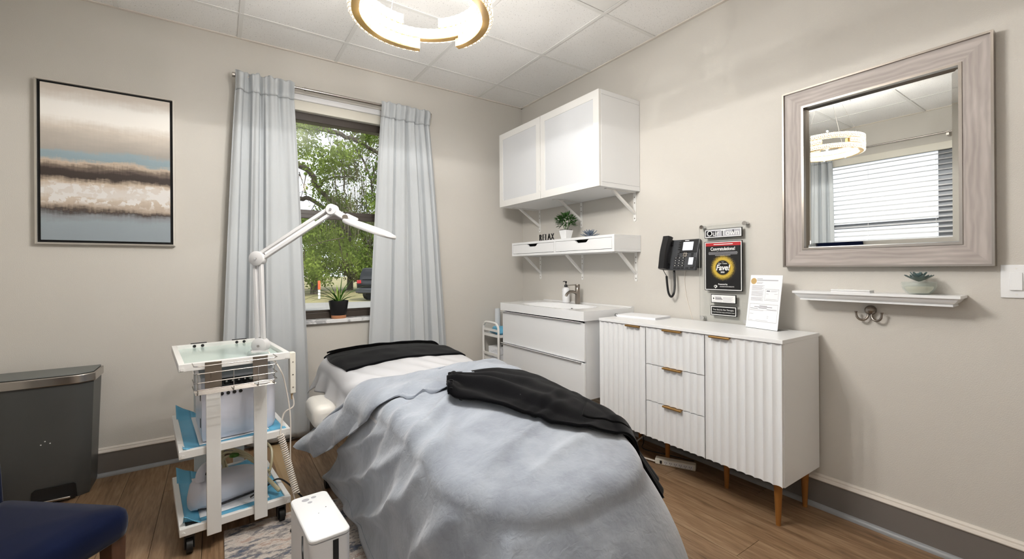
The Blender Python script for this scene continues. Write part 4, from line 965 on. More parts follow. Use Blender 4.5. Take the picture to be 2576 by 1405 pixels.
for r_ in range(5):
    for c_ in range(3):
        k_ = keyb('key', -0.030 + c_ * 0.026, -0.022 - r_ * 0.0165, 0.019, 0.0095)
        if r_ < 4: build('key_print', fbox(-0.030 + c_ * 0.026 - 0.004, -0.030 + c_ * 0.026 + 0.003, -0.024 - r_ * 0.0165, -0.021 - r_ * 0.0165, 0.0031, 0.0034), 'printwhite', k_)
for k in range(5): keyb('side_key', 0.101, -0.024 - k * 0.0125, 0.012, 0.006)
for k in range(4): keyb('line_key', -0.020, 0.080 - k * 0.015, 0.011, 0.007)
for k in range(3): keyb('line_key', -0.018, 0.006 - k * 0.012, 0.012, 0.007)
for k in range(2): keyb('line_key', 0.078, 0.002 - k * 0.014, 0.014, 0.008)
keyb('bottom_key', 0.055, -0.088, 0.018, 0.009); keyb('bottom_key', 0.088, -0.085, 0.022, 0.011)
nav = build('navigation_ring', MB().lathe([(0.006, 0), (0.0165, 0), (0.0165, 0.003), (0.006, 0.0035)], 24), 'steel', ph, smooth=True, loc=FP(0.030, -0.002, 0.0005), rot=(PI / 2 - tl, 0, 0))
build('navigation_centre', MB().lathe([(0, 0), (0.005, 0), (0.005, 0.004), (0, 0.004)], 16), 'black', ph, loc=FP(0.030, -0.002, 0.0005), rot=(PI / 2 - tl, 0, 0))
for a in range(4):
    build('navigation_arrow', MB().lathe([(0, 0), (0.003, 0), (0.003, 0.004), (0, 0.004)], 10), 'black', ph, loc=FP(0.030 + 0.015 * math.cos(a * PI / 2), -0.002 + 0.015 * math.sin(a * PI / 2), 0.0008), rot=(PI / 2 - tl, 0, 0))
build('status_lamp', fbox(0.018, 0.046, 0.0865, 0.091, 0.0042, 0.006), 'printwhite', bez)
# handset: curved bar
S = 14; vs = []
for i in range(S + 1):
    u = i / S; hgt = -0.102 + 0.214 * u; bow = 0.020 * math.sin(PI * u) ; thick = 0.030 + 0.012 * (abs(2 * u - 1) ** 2.5)
    xw = 0.026
    d0 = 0.014 + bow; 
    for (dx, dd) in ((-xw, d0), (xw, d0), (xw + 0.002, d0 + thick * .55), (xw - 0.006, d0 + thick), (-xw + 0.006, d0 + thick), (-xw - 0.002, d0 + thick * .55)): vs.append(FP(-0.092 + dx, hgt, dd))
fs = [(i * 6 + j, i * 6 + (j + 1) % 6, i * 6 + 6 + (j + 1) % 6, i * 6 + 6 + j) for i in range(S) for j in range(6)] + [(5, 4, 3, 2, 1, 0), tuple(S * 6 + j for j in range(6))]
build('handset', MB().add(vs, fs), 'black', ph, smooth=50)
build('cradle', fbox(-0.116, -0.068, 0.06, 0.096, 0.0004, 0.016), 'black', ph); build('cradle', fbox(-0.116, -0.068, -0.092, -0.06, 0.0004, 0.016), 'black', ph)
pts = []
path = [Vector(FP(-0.097, -0.100, 0.03)), Vector((-0.100, -0.062, -0.135)), Vector((-0.100, -0.055, -0.19)), Vector((-0.094, -0.05, -0.245)), Vector((-0.076, -0.048, -0.268)), Vector((-0.058, -0.047, -0.245)), Vector((-0.053, -0.044, -0.19)), Vector((-0.058, -0.042, -0.10))]
def catmull(P, n):
    P = [np.array(p, float) for p in P]; out = []
    for i in range(len(P) - 1):
        p0 = P[max(0, i - 1)]; p1 = P[i]; p2 = P[i + 1]; p3 = P[min(len(P) - 1, i + 2)]
        for k in range(n):
            t_ = k / n; out.append(0.5 * ((2 * p1) + (-p0 + p2) * t_ + (2 * p0 - 5 * p1 + 4 * p2 - p3) * t_ ** 2 + (-p0 + 3 * p1 - 3 * p2 + p3) * t_ ** 3))
    out.append(P[-1]); return out
def coil(P, r, turns_per_m, wire, n=8, sub=40):
    c = catmull(P, sub); c = np.array(c); d = np.linalg.norm(np.diff(c, axis=0), axis=1); s = np.concatenate([[0], np.cumsum(d)]); L = s[-1]
    N = int(L * turns_per_m * n); out = []
    for k in range(N + 1):
        ss = L * k / N; p = np.array([np.interp(ss, s, c[:, j]) for j in range(3)]); p2 = np.array([np.interp(min(L, ss + 0.002), s, c[:, j]) for j in range(3)]); p1_ = np.array([np.interp(max(0, ss - 0.002), s, c[:, j]) for j in range(3)])
        tg = p2 - p1_; tg /= np.linalg.norm(tg); a = np.cross(tg, (0.3, 1, 0.2)); a /= np.linalg.norm(a); b_ = np.cross(tg, a); an = 2 * PI * ss * turns_per_m
        out.append(p + r * (math.cos(an) * a + math.sin(an) * b_))
    return MB().tube(out, wire, 6)
build('coiled_cord', coil(path[1:], 0.0055, 260, 0.0021, n=8), 'black', ph, smooth=True)
build('cord_end', MB().tube(catmull(path[:2], 8), 0.0022, 6), 'black', ph, smooth=True)
build('wall_cable', MB().tube(catmull([(0.0, -0.004, -0.09), (-0.01, -0.003, -0.16), (0.002, -0.003, -0.26), (0.03, -0.003, -0.36), (0.05, -0.003, -0.42)], 10), 0.0022, 6), 'cord', ph, smooth=True)

# ------------------------------------------------------------------ acrylic award panel
ap = thing('award_panel', 'clear acrylic award panel with four framed prints on standoffs', 'award plaque', (0, -2.034, 0), RW)
build('acrylic_sheet', B(-0.147, 0.147, -0.030, -0.026, 0.866, 1.446), 'acrylic', ap)
for (x, z) in ((-0.130, 1.430), (0.128, 1.432), (-0.130, 0.882), (0.130, 0.882)):
    build('standoff', MB().cyl((x, -0.0002, z), (x, -0.0255, z), 0.0105, n=20).cyl((x, -0.0305, z), (x, -0.037, z), 0.012, n=20), 'chrome', ap, smooth=True)
def plaque(x0, x1, z0, z1, face, name='print'):
    p_ = build(name, B(x0, x1, -0.0265, -0.0240, z0, z1), 'printblack', ap)
    e = 0.0035; build('print_border', B(x0 + e, x1 - e, -0.0306, -0.0302, z0 + e, z1 - e), 'printwhite', p_)
    build('print_edge', MB().box(x0, x1, -0.0306, -0.0301, z0, z0 + e).box(x0, x1, -0.0306, -0.0301, z1 - e, z1).box(x0, x0 + e, -0.0306, -0.0301, z0 + e, z1 - e).box(x1 - e, x1, -0.0306, -0.0301, z0 + e, z1 - e), 'printblack', p_)
    e2 = 0.0078; build('print_field', B(x0 + e2, x1 - e2, -0.0309, -0.0303, z0 + e2, z1 - e2), face, p_)
    return p_
FY = -0.0311
p = plaque(-0.1125, 0.1125, 1.360, 1.413, 'ink')
build('photo_tone', MB().box(-0.104, -0.070, FY, -0.0306, 1.369, 1.405).box(-0.082, -0.045, FY, -0.0306, 1.368, 1.4), 'inkdark', p); build('photo_tone', MB().box(-0.04, -0.032, FY, -0.0306, 1.37, 1.398).box(-0.004, 0.004, FY, -0.0306, 1.37, 1.405).box(0.06, 0.066, FY, -0.0306, 1.385, 1.402), 'inkdark', p)
text(p, 'lettering', 'Our Town', 0.046, 0.0, FY - 0.0006, 1.386, 'printwhite', sx=0.98)
p = plaque(-0.1135, 0.1135, 1.050, 1.339, 'printblack')
build('banner', B(-0.1055, 0.1055, FY, -0.0306, 1.312, 1.331), 'printred', p)
build('small_print', B(-0.055, 0.06, FY - 0.0004, FY, 1.3195, 1.3235), 'printwhite', p)
text(p, 'lettering', 'Congratulations!', 0.0275, 0.0, FY - 0.0006, 1.294, 'printwhite', sx=0.80, offset=0.0006)
for k, ww in enumerate((.086, .088, .086, .046)): build('small_print', B(-ww, ww, FY - 0.0003, FY, 1.2745 - k * 0.0062, 1.2767 - k * 0.0062), 'ink', p)
def gold_burst(nt, b):
    n, l = nt.nodes, nt.links
    tc = n.new('ShaderNodeTexCoord'); ln = n.new('ShaderNodeVectorMath'); ln.operation = 'LENGTH'; l.new(tc.outputs['Object'], ln.inputs[0])
    ns = n.new('ShaderNodeTexNoise'); ns.inputs['Scale'].default_value = 600; ns.inputs['Detail'].default_value = 1; l.new(tc.outputs['Object'], ns.inputs['Vector'])
    mr = n.new('ShaderNodeMapRange'); mr.inputs[1].default_value = 0.048; mr.inputs[2].default_value = 0.083; mr.inputs[3].default_value = 0.30; mr.inputs[4].default_value = 0.78; l.new(ln.outputs['Value'], mr.inputs[0])
    gt = n.new('ShaderNodeMath'); gt.operation = 'GREATER_THAN'; l.new(ns.outputs[0], gt.inputs[0]); l.new(mr.outputs[0], gt.inputs[1])
    mx = n.new('ShaderNodeMix'); mx.data_type = 'RGBA'; l.new(gt.outputs[0], mx.inputs['Factor']); mx.inputs['A'].default_value = rgb((16, 16, 17)); mx.inputs['B'].default_value = rgb((206, 176, 66)); l.new(mx.outputs['Result'], b.inputs['Base Color'])
ramp_mat('gold_burst', gold_burst, rough=0.4)
bz = 1.185
build('gold_burst', MB().lathe([(0, 0), (0.084, 0), (0.084, 0.0003), (0, 0.0003)], 48), 'gold_burst', p, loc=(0, FY + 0.0002, bz), rot=(PI / 2, 0, 0))
def disc(r, d, m): build('badge', MB().lathe([(0, 0), (r, 0), (r, 0.0004), (0, 0.0004)], 48), m, p, loc=(0, FY - d, bz), rot=(PI / 2, 0, 0))
disc(0.0465, 0.0003, 'inkdark'); disc(0.0455, 0.0006, 'goldprint'); disc(0.0425, 0.0009, 'printblack')
text(p, 'lettering', 'Our Town', 0.0125, 0.0, FY - 0.0016, bz + 0.024, 'printwhite')
text(p, 'lettering', 'Fave!', 0.046, 0.0, FY - 0.0018, bz - 0.001, 'printwhite', offset=0.0012, shear=0.25, sx=0.86)
text(p, 'lettering', '2023', 0.012, 0.0, FY - 0.0016, bz - 0.027, 'printwhite', offset=0.0004)
for k in range(3): build('badge_star', MB().lathe([(0, 0), (0.0014, 0), (0.0014, 0.0003), (0, 0.0003)], 8), 'printwhite', p, loc=(-0.006 + k * 0.006, FY - 0.0012, bz + 0.035), rot=(PI / 2, 0, 0))
text(p, 'lettering', 'Presented by', 0.0105, 0.0, FY - 0.0005, 1.088, 'printwhite', offset=0.0003)
build('emblem', MB().lathe([(0, 0), (0.0105, 0), (0.0105, 0.0004), (0, 0.0004)], 24, sy=0.75).box(-0.003, 0.0015, -0.0115, -0.006, 0, 0.0004), 'printwhite', p, loc=(-0.044, FY - 0.0001, 1.075), rot=(PI / 2, 0, 0))
build('emblem_letters', MB().lathe([(0.002, 0), (0.004, 0), (0.004, 0.0006), (0.002, 0.0006)], 16, (-0.0035, 0, 0)).box(0.0015, 0.0035, -0.004, 0.004, 0, 0.0006), 'printblack', p, loc=(-0.044, FY - 0.0003, 1.075), rot=(PI / 2, 0, 0))
text(p, 'lettering', 'CELEBRATION INSIGHTS', 0.0078, 0.024, FY - 0.0005, 1.0745, 'printwhite')
p = plaque(-0.074, 0.076, 0.978, 1.028, 'printwhite')
build('small_emblem', MB().lathe([(0, 0), (0.0038, 0), (0.0038, 0.0004), (0, 0.0004)], 14, sy=1.4), 'inkdark', p, loc=(-0.057, FY - 0.0002, 1.004), rot=(PI / 2, 0, 0))
for k in range(3): build('small_print', B(-0.047, -0.010 + 0.004 * k, FY - 0.0002, -0.0308, 1.008 - k * 0.0055, 1.0108 - k * 0.0055), 'inkdark', p)
for k in range(7): build('small_print', B(0.0, 0.062 - 0.006 * (k % 3), FY - 0.0002, -0.0308, 1.0125 - k * 0.0042, 1.0138 - k * 0.0042), 'ink', p)
build('small_print', B(-0.062, -0.012, FY - 0.0002, -0.0308, 1.0165, 1.0185), 'ink', p); build('small_print', B(-0.062, -0.006, FY - 0.0002, -0.0308, 0.988, 0.9895), 'ink', p)
p = plaque(-0.077, 0.080, 0.903, 0.961, 'printblack')
text(p, 'lettering', 'Your favorite Skin Therapist', 0.0118, 0.001, FY - 0.0004, 0.9385, 'printwhite', sx=0.92)
text(p, 'lettering', 'at South Florida Plastic Surgery and Aesthetic Center', 0.0078, 0.001, FY - 0.0004, 0.924, 'printwhite', sx=0.80)

# ------------------------------------------------------------------ treatment bed
XC, BW = -1.555, 0.315          # centre line, half width of the flat top under the covers
YH, YFT = -0.50, -2.46          # head and foot of the mattress
ER = 0.075                      # rounding of the covered edge
def vnoise(x, y, s=1.0, seed=0):
    v = 0.0
    for k in range(5):
        a = seed * 1.7 + k * 2.399; f = s * (1.0 + 0.55 * k)
        v += math.sin(x * f * math.cos(a) * 6.1 + y * f * math.sin(a) * 6.1 + seed * 3.1 + k * 1.3) / (1 + 0.6 * k)
    return v / 2.2
RC = 0.25
def shear(x, y): return x + 0.012 * max(0.0, -1.2 - y)      # the bed stands slightly askew
def half_w(y):                  # plan: rounded foot corners
    r = RC; e = (YFT + r) - y
    if e <= 0: return BW
    e = min(e, r * 0.999); return BW - r + math.sqrt(r * r - e * e)
def top_z(x, y, cover=0):
    u = (x - XC) / (BW + ER)
    z = np.interp(-y, [0.4, 0.55, 0.8, 1.05, 1.3, 1.7, 1.9, 2.1, 2.3, 2.6], [0.640, 0.672, 0.69, 0.675, 0.655, 0.665, 0.670, 0.655, 0.605, 0.51])
    lo_ = min(1.0, max(0.0, (-y - 1.65) / 0.5))
    z -= (0.030 + (0.055 if u > 0 else 0.03) * lo_) * min(1.5, abs(u)) ** 2.0
    if cover:
        z += 0.020 * math.exp(-((x + 1.62) / 0.16) ** 2 - ((y + 1.88) / 0.14) ** 2) - 0.016 * math.exp(-((x + 1.80) / 0.10) ** 2 - ((y + 2.06) / 0.10) ** 2)
        z += 0.004 * vnoise(x, y, 0.9, 3)
        for (x0, y0, x1, y1, a, w) in RIDGES:
            dx, dy = x1 - x0, y1 - y0; L2 = dx * dx + dy * dy; t_ = ((x - x0) * dx + (y - y0) * dy) / L2
            tt = max(0, min(1, t_)); d = math.hypot(x - x0 - dx * tt, y - y0 - dy * tt)
            z += a * math.exp(-(d / w) ** 2) * (0.4 + 0.6 * math.sin(PI * max(0.02, min(0.98, t_))))
    return z
RIDGES = [(-1.96, -1.90, -1.66, -1.70, 0.024, 0.022), (-1.99, -2.10, -1.68, -1.86, 0.030, 0.024), (-1.93, -1.78, -1.72, -1.62, 0.018, 0.018), (-1.98, -2.28, -1.76, -1.98, 0.026, 0.022),
          (-1.74, -2.40, -1.20, -2.26, 0.010, 0.016), (-1.80, -2.30, -1.3, -2.14, 0.009, 0.016), (-1.3, -2.5, -1.16, -2.15, 0.012, 0.02), (-1.6, -2.2, -1.2, -2.02, 0.007, 0.014), (-1.88, -2.34, -1.62, -2.20, 0.010, 0.03)]
def over(sx, y, cover=0, lift=0.0, flare=0.07, fold=None):
    """unrolled cross position sx (metres from centre, + = right) -> point on the covered bed, lifted along the normal"""
    s = 1 if sx > 0 else -1; a = abs(sx); w = half_w(y)
    if a <= w:
        x = XC + sx; return np.array((x, y, top_z(x, y, cover) + lift))
    d = a - w; xe = XC + s * w; ze = top_z(xe, y, cover); q = ER * PI / 2
    if d < q:
        f = d / ER; return np.array((xe + s * ((ER + lift) * math.sin(f)), y, ze - ER + (ER + lift) * math.cos(f)))
    h = d - q; o = fold(y, h, s) if fold else 0.0
    return np.array((xe + s * (ER + lift + flare * h + o), y, ze - ER - h))
bed = thing('treatment_bed', 'cream padded treatment bed in the middle of the room', 'bed', (0, 0, 0))
build('mattress', MB().prism([(XC - 0.29, YFT + 0.06), (XC + 0.33, YFT + 0.06), (XC + 0.36, YFT + 0.2), (XC + 0.35, -1.02), (XC - 0.35, -1.02), (XC - 0.32, YFT + 0.2)], 0.36, 0.445), 'vinyl', bed, bevel=0.03, seg=3)
build('back_cushion', B(XC - 0.34, XC + 0.34, -1.95, -1.005, 0.45, 0.575), 'vinyl', bed, bevel=0.03, seg=3)
build('headrest_cushion', B(XC - 0.34, XC + 0.34, -1.0, YH, 0.49, 0.60), 'vinyl', bed, bevel=0.035, seg=3)
for s in (-1, 1):
    xa = XC + s * 0.40
    build('armrest', B(min(xa, xa + s * 0.12), max(xa, xa + s * 0.12), -1.10, -0.84, 0.385, 0.505), 'vinyl', bed, bevel=0.04, seg=4) if s < 0 else None
base = build('base', B(XC - 0.33, XC + 0.33, -2.0, -0.95, 0.03, 0.30), 'vinyl', bed, bevel=0.03, seg=3)
build('lift_column', B(XC - 0.18, XC + 0.18, -1.75, -1.15, 0.30, 0.36), 'charcoal', bed)
for s in (-1, 1):
    for yy in (-0.90, -2.05):
        wl = build('wheel', MB().cyl((XC + s * 0.40, yy, 0.028), (XC + s * 0.43, yy, 0.028), 0.028, n=20), 'rubber', bed, smooth=True)
        build('wheel_fork', B(min(XC + s * 0.30, XC + s * 0.40), max(XC + s * 0.30, XC + s * 0.40), yy - 0.012, yy + 0.012, 0.025, 0.06), 'chrome', bed, bevel=0.003)

def cloth(name, G, m, parent=None, th=0.004, off=1.0, smooth=85):
    G = np.array(G); G[..., 0] += 0.012 * np.maximum(0.0, -1.2 - G[..., 1])
    o = build(name, MB().grid(G), m, parent, smooth=smooth, fix=False)
    md = o.modifiers.new('thick', 'SOLIDIFY'); md.thickness = th; md.offset = off
    return o
# satin sheet over the head end
nu, nv = 120, 50; G = np.zeros((nu, nv, 3))
for i in range(nu):
    sx = -0.54 + 1.02 * i / (nu - 1)
    for j in range(nv):
        y = -0.47 - 1.27 * j / (nv - 1)
        r = 0.0
        if -0.45 < sx < 0.45: r = 0.0075 * math.sin((sx * 1.0 + 0.35 * y + 0.05 * math.sin(y * 5)) * 52) * max(0, 1 - abs((y + 1.28) / 0.36)) * (0.6 + 0.4 * math.sin(sx * 17))
        p = over(sx, y, lift=0.004 + r, flare=(0.30 * max(0.0, min(1.0, (y + 1.45) / 0.25)) if sx < 0 else 0.0), fold=lambda yy, h, s: 0.03 * math.sin(yy * 26 + 1) * min(1, h * 6) * max(0.0, min(1.0, (yy + 1.45) / 0.25)))
        if y < -1.55: p[2] -= 0.01
        if sx < -0.42: p[1] += (-0.42 - sx) * 0.1
        if y > -0.6: p[2] -= (y + 0.6) ** 2 * 2.2
        G[i, j] = p
sheet_o = cloth('bed_sheet', G, 'sheet', th=0.003)
tag(sheet_o, 'crumpled white satin sheet over the head of the bed', 'sheet')

# plush blanket: top, rounded edge and skirt built from one perimeter grid
per = []
YB0 = -1.58
for k in range(64): per.append((-1, YB0 + (YFT + RC - YB0) * k / 63))
perim = [(XC - BW, y) for (_, y) in per]; nrm = [(-1.0, 0.0)] * 64; spine = [(XC, y) for (_, y) in per]
rc = RC
for k in range(1, 27):
    a = PI + (PI / 2) * k / 26; perim.append((XC - BW + rc + rc * math.cos(a), YFT + rc + rc * math.sin(a))); nrm.append((math.cos(a), math.sin(a))); spine.append((XC, YFT + rc))
for k in range(1, 20):
    perim.append((XC - BW + rc + (2 * BW - 2 * rc) * k / 20, YFT)); nrm.append((0, -1.0)); spine.append((XC, YFT + rc))
for k in range(0, 27):
    a = 1.5 * PI + (PI / 2) * k / 26; perim.append((XC + BW - rc + rc * math.cos(a), YFT + rc + rc * math.sin(a))); nrm.append((math.cos(a), math.sin(a))); spine.append((XC, YFT + rc))
for k in range(1, 64): 
    y = YFT + rc + (YB0 - YFT - rc) * k / 63; perim.append((XC + BW, y)); nrm.append((1.0, 0.0)); spine.append((XC, y))
N = len(perim); arc = [0.0]
for k in range(1, N): arc.append(arc[-1] + math.hypot(perim[k][0] - perim[k - 1][0], perim[k][1] - perim[k - 1][1]))
def skirt_fold(s, d):
    g = min(1.0, d * 2.6)
    o = g * (0.020 * math.sin(s * 15 + 1.6 * math.sin(s * 4.1) + d * 3.5) + 0.012 * math.sin(s * 29 + 2.0 * math.sin(s * 6.3 + 1) + d * 6)) * (0.55 + 0.45 * math.sin(s * 3.3 + 0.4))
    for (s0, k_, a_, w_) in ((0.22, 0.9, 0.018, 0.030), (0.40, 0.8, 0.024, 0.028), (0.56, 0.75, 0.026, 0.030), (0.72, 0.6, 0.024, 0.028), (0.86, 0.4, 0.02, 0.026)):
        o += a_ * math.exp(-((s - s0 + k_ * d) / w_) ** 2) * min(1.0, 0.4 + d * 4)
    return o
LT, LE, LS = 26, 8, 26
G = np.zeros((N, LT + LE + LS, 3))
for i in range(N):
    px, py = perim[i]; nx_, ny_ = nrm[i]; sx_, sy_ = spine[i]; s = arc[i]
    left = nx_ < -0.7; foot = abs(ny_) > 0.3
    Dm = 0.50 + (0.03 if foot else 0.0)
    for j in range(LT):
        t_ = j / (LT - 1); x = sx_ + (px - sx_) * t_; y = sy_ + (py - sy_) * t_
        G[i, j] = (x, y, top_z(x, y, 1) + 0.012)
    ze = top_z(px, py, 1) + 0.012
    for j in range(1, LE + 1):
        f = (PI / 2) * j / LE; G[i, LT + j - 1] = (px + nx_ * ER * math.sin(f), py + ny_ * ER * math.sin(f), ze - ER + ER * math.cos(f))
    zs = ze - ER; hem = 0.055 + 0.012 * math.sin(s * 5)
    for j in range(1, LS + 1):
        d = (zs - hem) * j / LS
        fl_ = 0.06 if left else 0.46
        o = ER + fl_ * d + skirt_fold(s, d) + 0.02 * math.sin(PI * min(1, d / 0.35)) 
        hd_ = 1.3 * d * max(0.0, 1 - (YB0 - py) / 0.5) ** 1.3 if left else 0.0      # the free corner swings towards the head
        G[i, LT + LE + j - 1] = (px + nx_ * o, py + ny_ * o + hd_, zs - d)
bk = thing('plush_blanket', 'soft grey plush blanket draped over the bed down to the floor', 'blanket', (0, 0, 0))
o = cloth('cover', G[:, ::-1], 'plush_grey', bk, th=0.006, off=-1.0)
bm = bmesh.new(); bm.from_mesh(o.data); bmesh.ops.remove_doubles(bm, verts=bm.verts, dist=0.0008); bm.to_mesh(o.data); bm.free()
o.data.polygons.foreach_set('use_smooth', [True] * len(o.data.polygons)); o.data.update()
# stitched hem line
hemG = G[:, -3]; build('hem_seam', MB().tube([(shear(p[0], p[1]), p[1], p[2]) for p in hemG[::2]], 0.0022, 5), 'plush_grey', bk, smooth=True)
# turned-back top edge: soft flattened roll across the bed, hanging on the left
NA = 90; NL = 22; Gf = np.zeros((NA, NL, 3))
for i in range(NA):
    q = i / (NA - 1); sx = 0.45 - 1.17 * q
    hang = max(0.0, -sx - 0.42)
    x_ = XC + max(sx, -0.42)
    yc = float(np.interp(x_, [-2.0, -1.765, -1.5, -1.27, -1.1], [-1.33, -1.475, -1.445, -1.37, -1.31])) - 0.158 + 0.008 * math.sin(sx * 9) + hang * 1.55; hw = 0.158 - 0.12 * hang
    hw = max(hw, 0.07); thk = 0.034 + 0.040 * min(1, hang * 3.5)
    for j in range(NL):
        a = 2 * PI * j / (NL - 1); cy_, sz_ = math.cos(a), math.sin(a)
        yy = yc + hw * (abs(cy_) ** 0.8) * (1 if cy_ > 0 else -1)
        fold = 0.012 * math.sin((yy + 0.35 * sx) * 30 + 2 * math.sin(sx * 5)) * (sz_ > 0)
        lift = 0.014 + (thk * max(0.0, sz_) ** 0.6 * (0.65 + 0.35 * math.sin((yy - yc) / hw * 2.2 + 0.6)) + fold if sz_ > 0 else 0.004)
        Gf[i, j] = over(sx, min(yy, -0.8), cover=1, lift=lift + 0.006, flare=0.36)
Gf[..., 0] += 0.012 * np.maximum(0.0, -1.2 - Gf[..., 1])
build('turned_edge', MB().grid(Gf).add(Gf[-1].tolist(), [tuple(range(NL - 1))]), 'plush_grey', bk, smooth=85)
edge = [tuple(Gf[i, 0] + np.array((0, 0.004, 0.010))) for i in range(0, NA, 1)]
build('edge_binding', MB().tube(edge, 0.0075, 8), 'plush_grey', bk, smooth=True)

# black towel across the headrest and a second one folded behind it
def flat_cloth(name, label, cat, x0, x1, y0, y1, lift, skew, m, nu=70, nv=40, seed=1, amp=0.003, drop=0.0):
    G = np.zeros((nu, nv, 3))
    for i in range(nu):
        u = i / (nu - 1)
        for j in range(nv):
            v = j / (nv - 1); x = x0 + (x1 - x0) * u + 0.012 * math.sin(v * 6 + seed); y = y0 + (y1 - y0) * v + skew * (u - 0.5) + 0.010 * math.sin(u * 9 + seed * 2)
            p = over(x - XC, y, lift=lift + amp * vnoise(x, y, 3.0, seed) + amp, flare=0.25)
            if y > -0.6: p[2] -= (y + 0.6) ** 2 * 2.2
            G[i, j] = p
    o = cloth(name, G, m, th=0.010); tag(o, label, cat); return o
flat_cloth('black_towel', 'folded black terry towel across the white headrest sheet', 'towel', -1.915, -1.20, -0.535, -1.045, 0.010, 0.02, 'towel', seed=2, amp=0.004)
flat_cloth('black_towel', 'narrow black towel fold lying along the very head of the bed', 'towel', -1.885, -1.16, -0.475, -0.575, 0.030, 0.0, 'towel', seed=5, amp=0.004)

# black spa wrap lying along the right edge and hanging off the foot corner
def lerp2(P, s):
    n_ = len(P) - 1; k = min(int(s * n_), n_ - 1); t_ = s * n_ - k; t_ = t_ * t_ * (3 - 2 * t_) * 0.3 + t_ * 0.7
    return np.array(P[k]) * (1 - t_) + np.array(P[k + 1]) * t_
EA = [(-0.20, -1.93), (-0.12, -2.03), (-0.04, -2.14), (0.04, -2.25), (0.14, -2.31), (0.29, -2.33), (0.42, -2.34), (0.53, -2.38)]
EB = [(-0.04, -1.62), (0.26, -1.60), (0.40, -1.72), (0.43, -1.90), (0.44, -2.05), (0.46, -2.15), (0.50, -2.22), (0.555, -2.25)]
nu, nv = 110, 44; G = np.zeros((nu, nv, 3))
for i in range(nu):
    s = i / (nu - 1); a, b = lerp2(EA, s), lerp2(EB, s)
    for j in range(nv):
        t_ = j / (nv - 1); p = a + (b - a) * t_
        gather = math.exp(-(s / 0.05) ** 2)
        f = 0.013 * math.sin(t_ * 21 + 3 * math.sin(s * 4)) * (0.5 + 0.5 * math.sin(s * 6 + t_ * 3)) + 0.005 * math.sin(t_ * 44) * gather + 0.006 * vnoise(p[0], p[1], 2.2, 8)
        Lf = 0.026 + 0.016 * math.sin(PI * t_) + 0.010 * gather + f
        G[i, j] = over(p[0], p[1], cover=1, lift=max(0.026, Lf), flare=0.75)
wr = thing('spa_wrap', 'black terry spa wrap with gathered hem lying over the right side of the bed', 'robe', (0, 0, 0))
cloth('wrap', G, 'towel', wr, th=0.012)
# elastic hem rolls
Gs = np.array(G); Gs[..., 0] += 0.012 * np.maximum(0.0, -1.2 - Gs[..., 1])
build('elastic_band', MB().tube([tuple(Gs[2, j] + np.array((0, 0, 0.004 + 0.003 * math.sin(j * 2.3)))) for j in range(nv)], [0.010 + 0.003 * math.sin(j * 2.1) for j in range(nv)], 8).tube([tuple(Gs[7, j] + np.array((0, 0, 0.002))) for j in range(nv)], 0.008, 8), 'towel', wr, smooth=True)
# patch pocket
Gp = G[60:84, 8:30] + np.array((0, 0, 0.013)); cloth('pocket', Gp, 'towel', wr, th=0.005)

# ------------------------------------------------------------------ equipment trolley
TR = (-2.42, -0.86, 0); TRZ = math.radians(6)
tr = thing('equipment_trolley', 'white three-tier metal trolley left of the bed', 'trolley', TR, TRZ)
TWX, TDY = 0.21, 0.30
def tray(name, z, h=0.032, lip=0.022):
    mb = MB()
    mb.box(-TWX, TWX, -TDY, -TDY + lip, z - h, z).box(-TWX, TWX, TDY - lip, TDY, z - h, z).box(-TWX, -TWX + lip, -TDY + lip, TDY - lip, z - h, z).box(TWX - lip, TWX, -TDY + lip, TDY - lip, z - h, z)
    return build(name, mb, 'whitemetal', tr, bevel=0.002)
for nm, z in (('top_tray', 0.800), ('middle_tray', 0.440), ('bottom_tray', 0.120)):
    f = tray(nm, z)
    build('glass_insert' if nm == 'top_tray' else 'tray_panel', B(-TWX + 0.02, TWX - 0.02, -TDY + 0.02, TDY - 0.02, z - 0.024, z - 0.019), 'mint' if nm == 'top_tray' else 'whitemetal', f)
    for sx in (-1, 1): build('corner_cap', MB().cyl((sx * (TWX - 0.013), -TDY - 0.0002, z - 0.021), (sx * (TWX - 0.013), -TDY - 0.003, z - 0.021), 0.007, n=14), 'whitemetal', f)
    if nm == 'top_tray':
        for hx in (-0.115, -0.08, 0.075, 0.11): build('cable_hole', MB().cyl((hx, TDY - 0.0215, z - 0.010), (hx, TDY - 0.0235, z - 0.010), 0.0075, n=16), 'black', f)
        for hx in (-0.095, 0.09): build('clip', B(hx - 0.035, hx + 0.035, TDY - 0.006, TDY + 0.004, z, z + 0.004), 'black', f)
for px in (-0.092, 0.084):
    for s in (-1, 1):
        yy = s * (TDY + 0.006)
        build('post', B(px - 0.026, px + 0.026, min(yy - 0.006, yy + 0.006), max(yy - 0.006, yy + 0.006), 0.065, 0.768), 'whitemetal', tr, bevel=0.0015)
for sx in (-1, 1):
    for sy in (-1, 1):
        cx_, cy_ = sx * (TWX - 0.035), sy * (TDY - 0.035)
        c_ = build('caster', MB().cyl((cx_ - 0.011, cy_, 0.031), (cx_ + 0.011, cy_, 0.031), 0.031, n=22), 'rubber', tr, smooth=True)
        build('caster_fork', MB().box(cx_ - 0.018, cx_ - 0.013, cy_ - 0.014, cy_ + 0.02, 0.02, 0.072).box(cx_ + 0.013, cx_ + 0.018, cy_ - 0.014, cy_ + 0.02, 0.02, 0.072).box(cx_ - 0.018, cx_ + 0.018, cy_ - 0.014, cy_ + 0.02, 0.068, 0.088), 'black', c_, bevel=0.002)
build('power_bar', B(TWX + 0.001, TWX + 0.026, -TDY + 0.005, -TDY + 0.04, 0.60, 0.795), 'cream', tr, bevel=0.003)
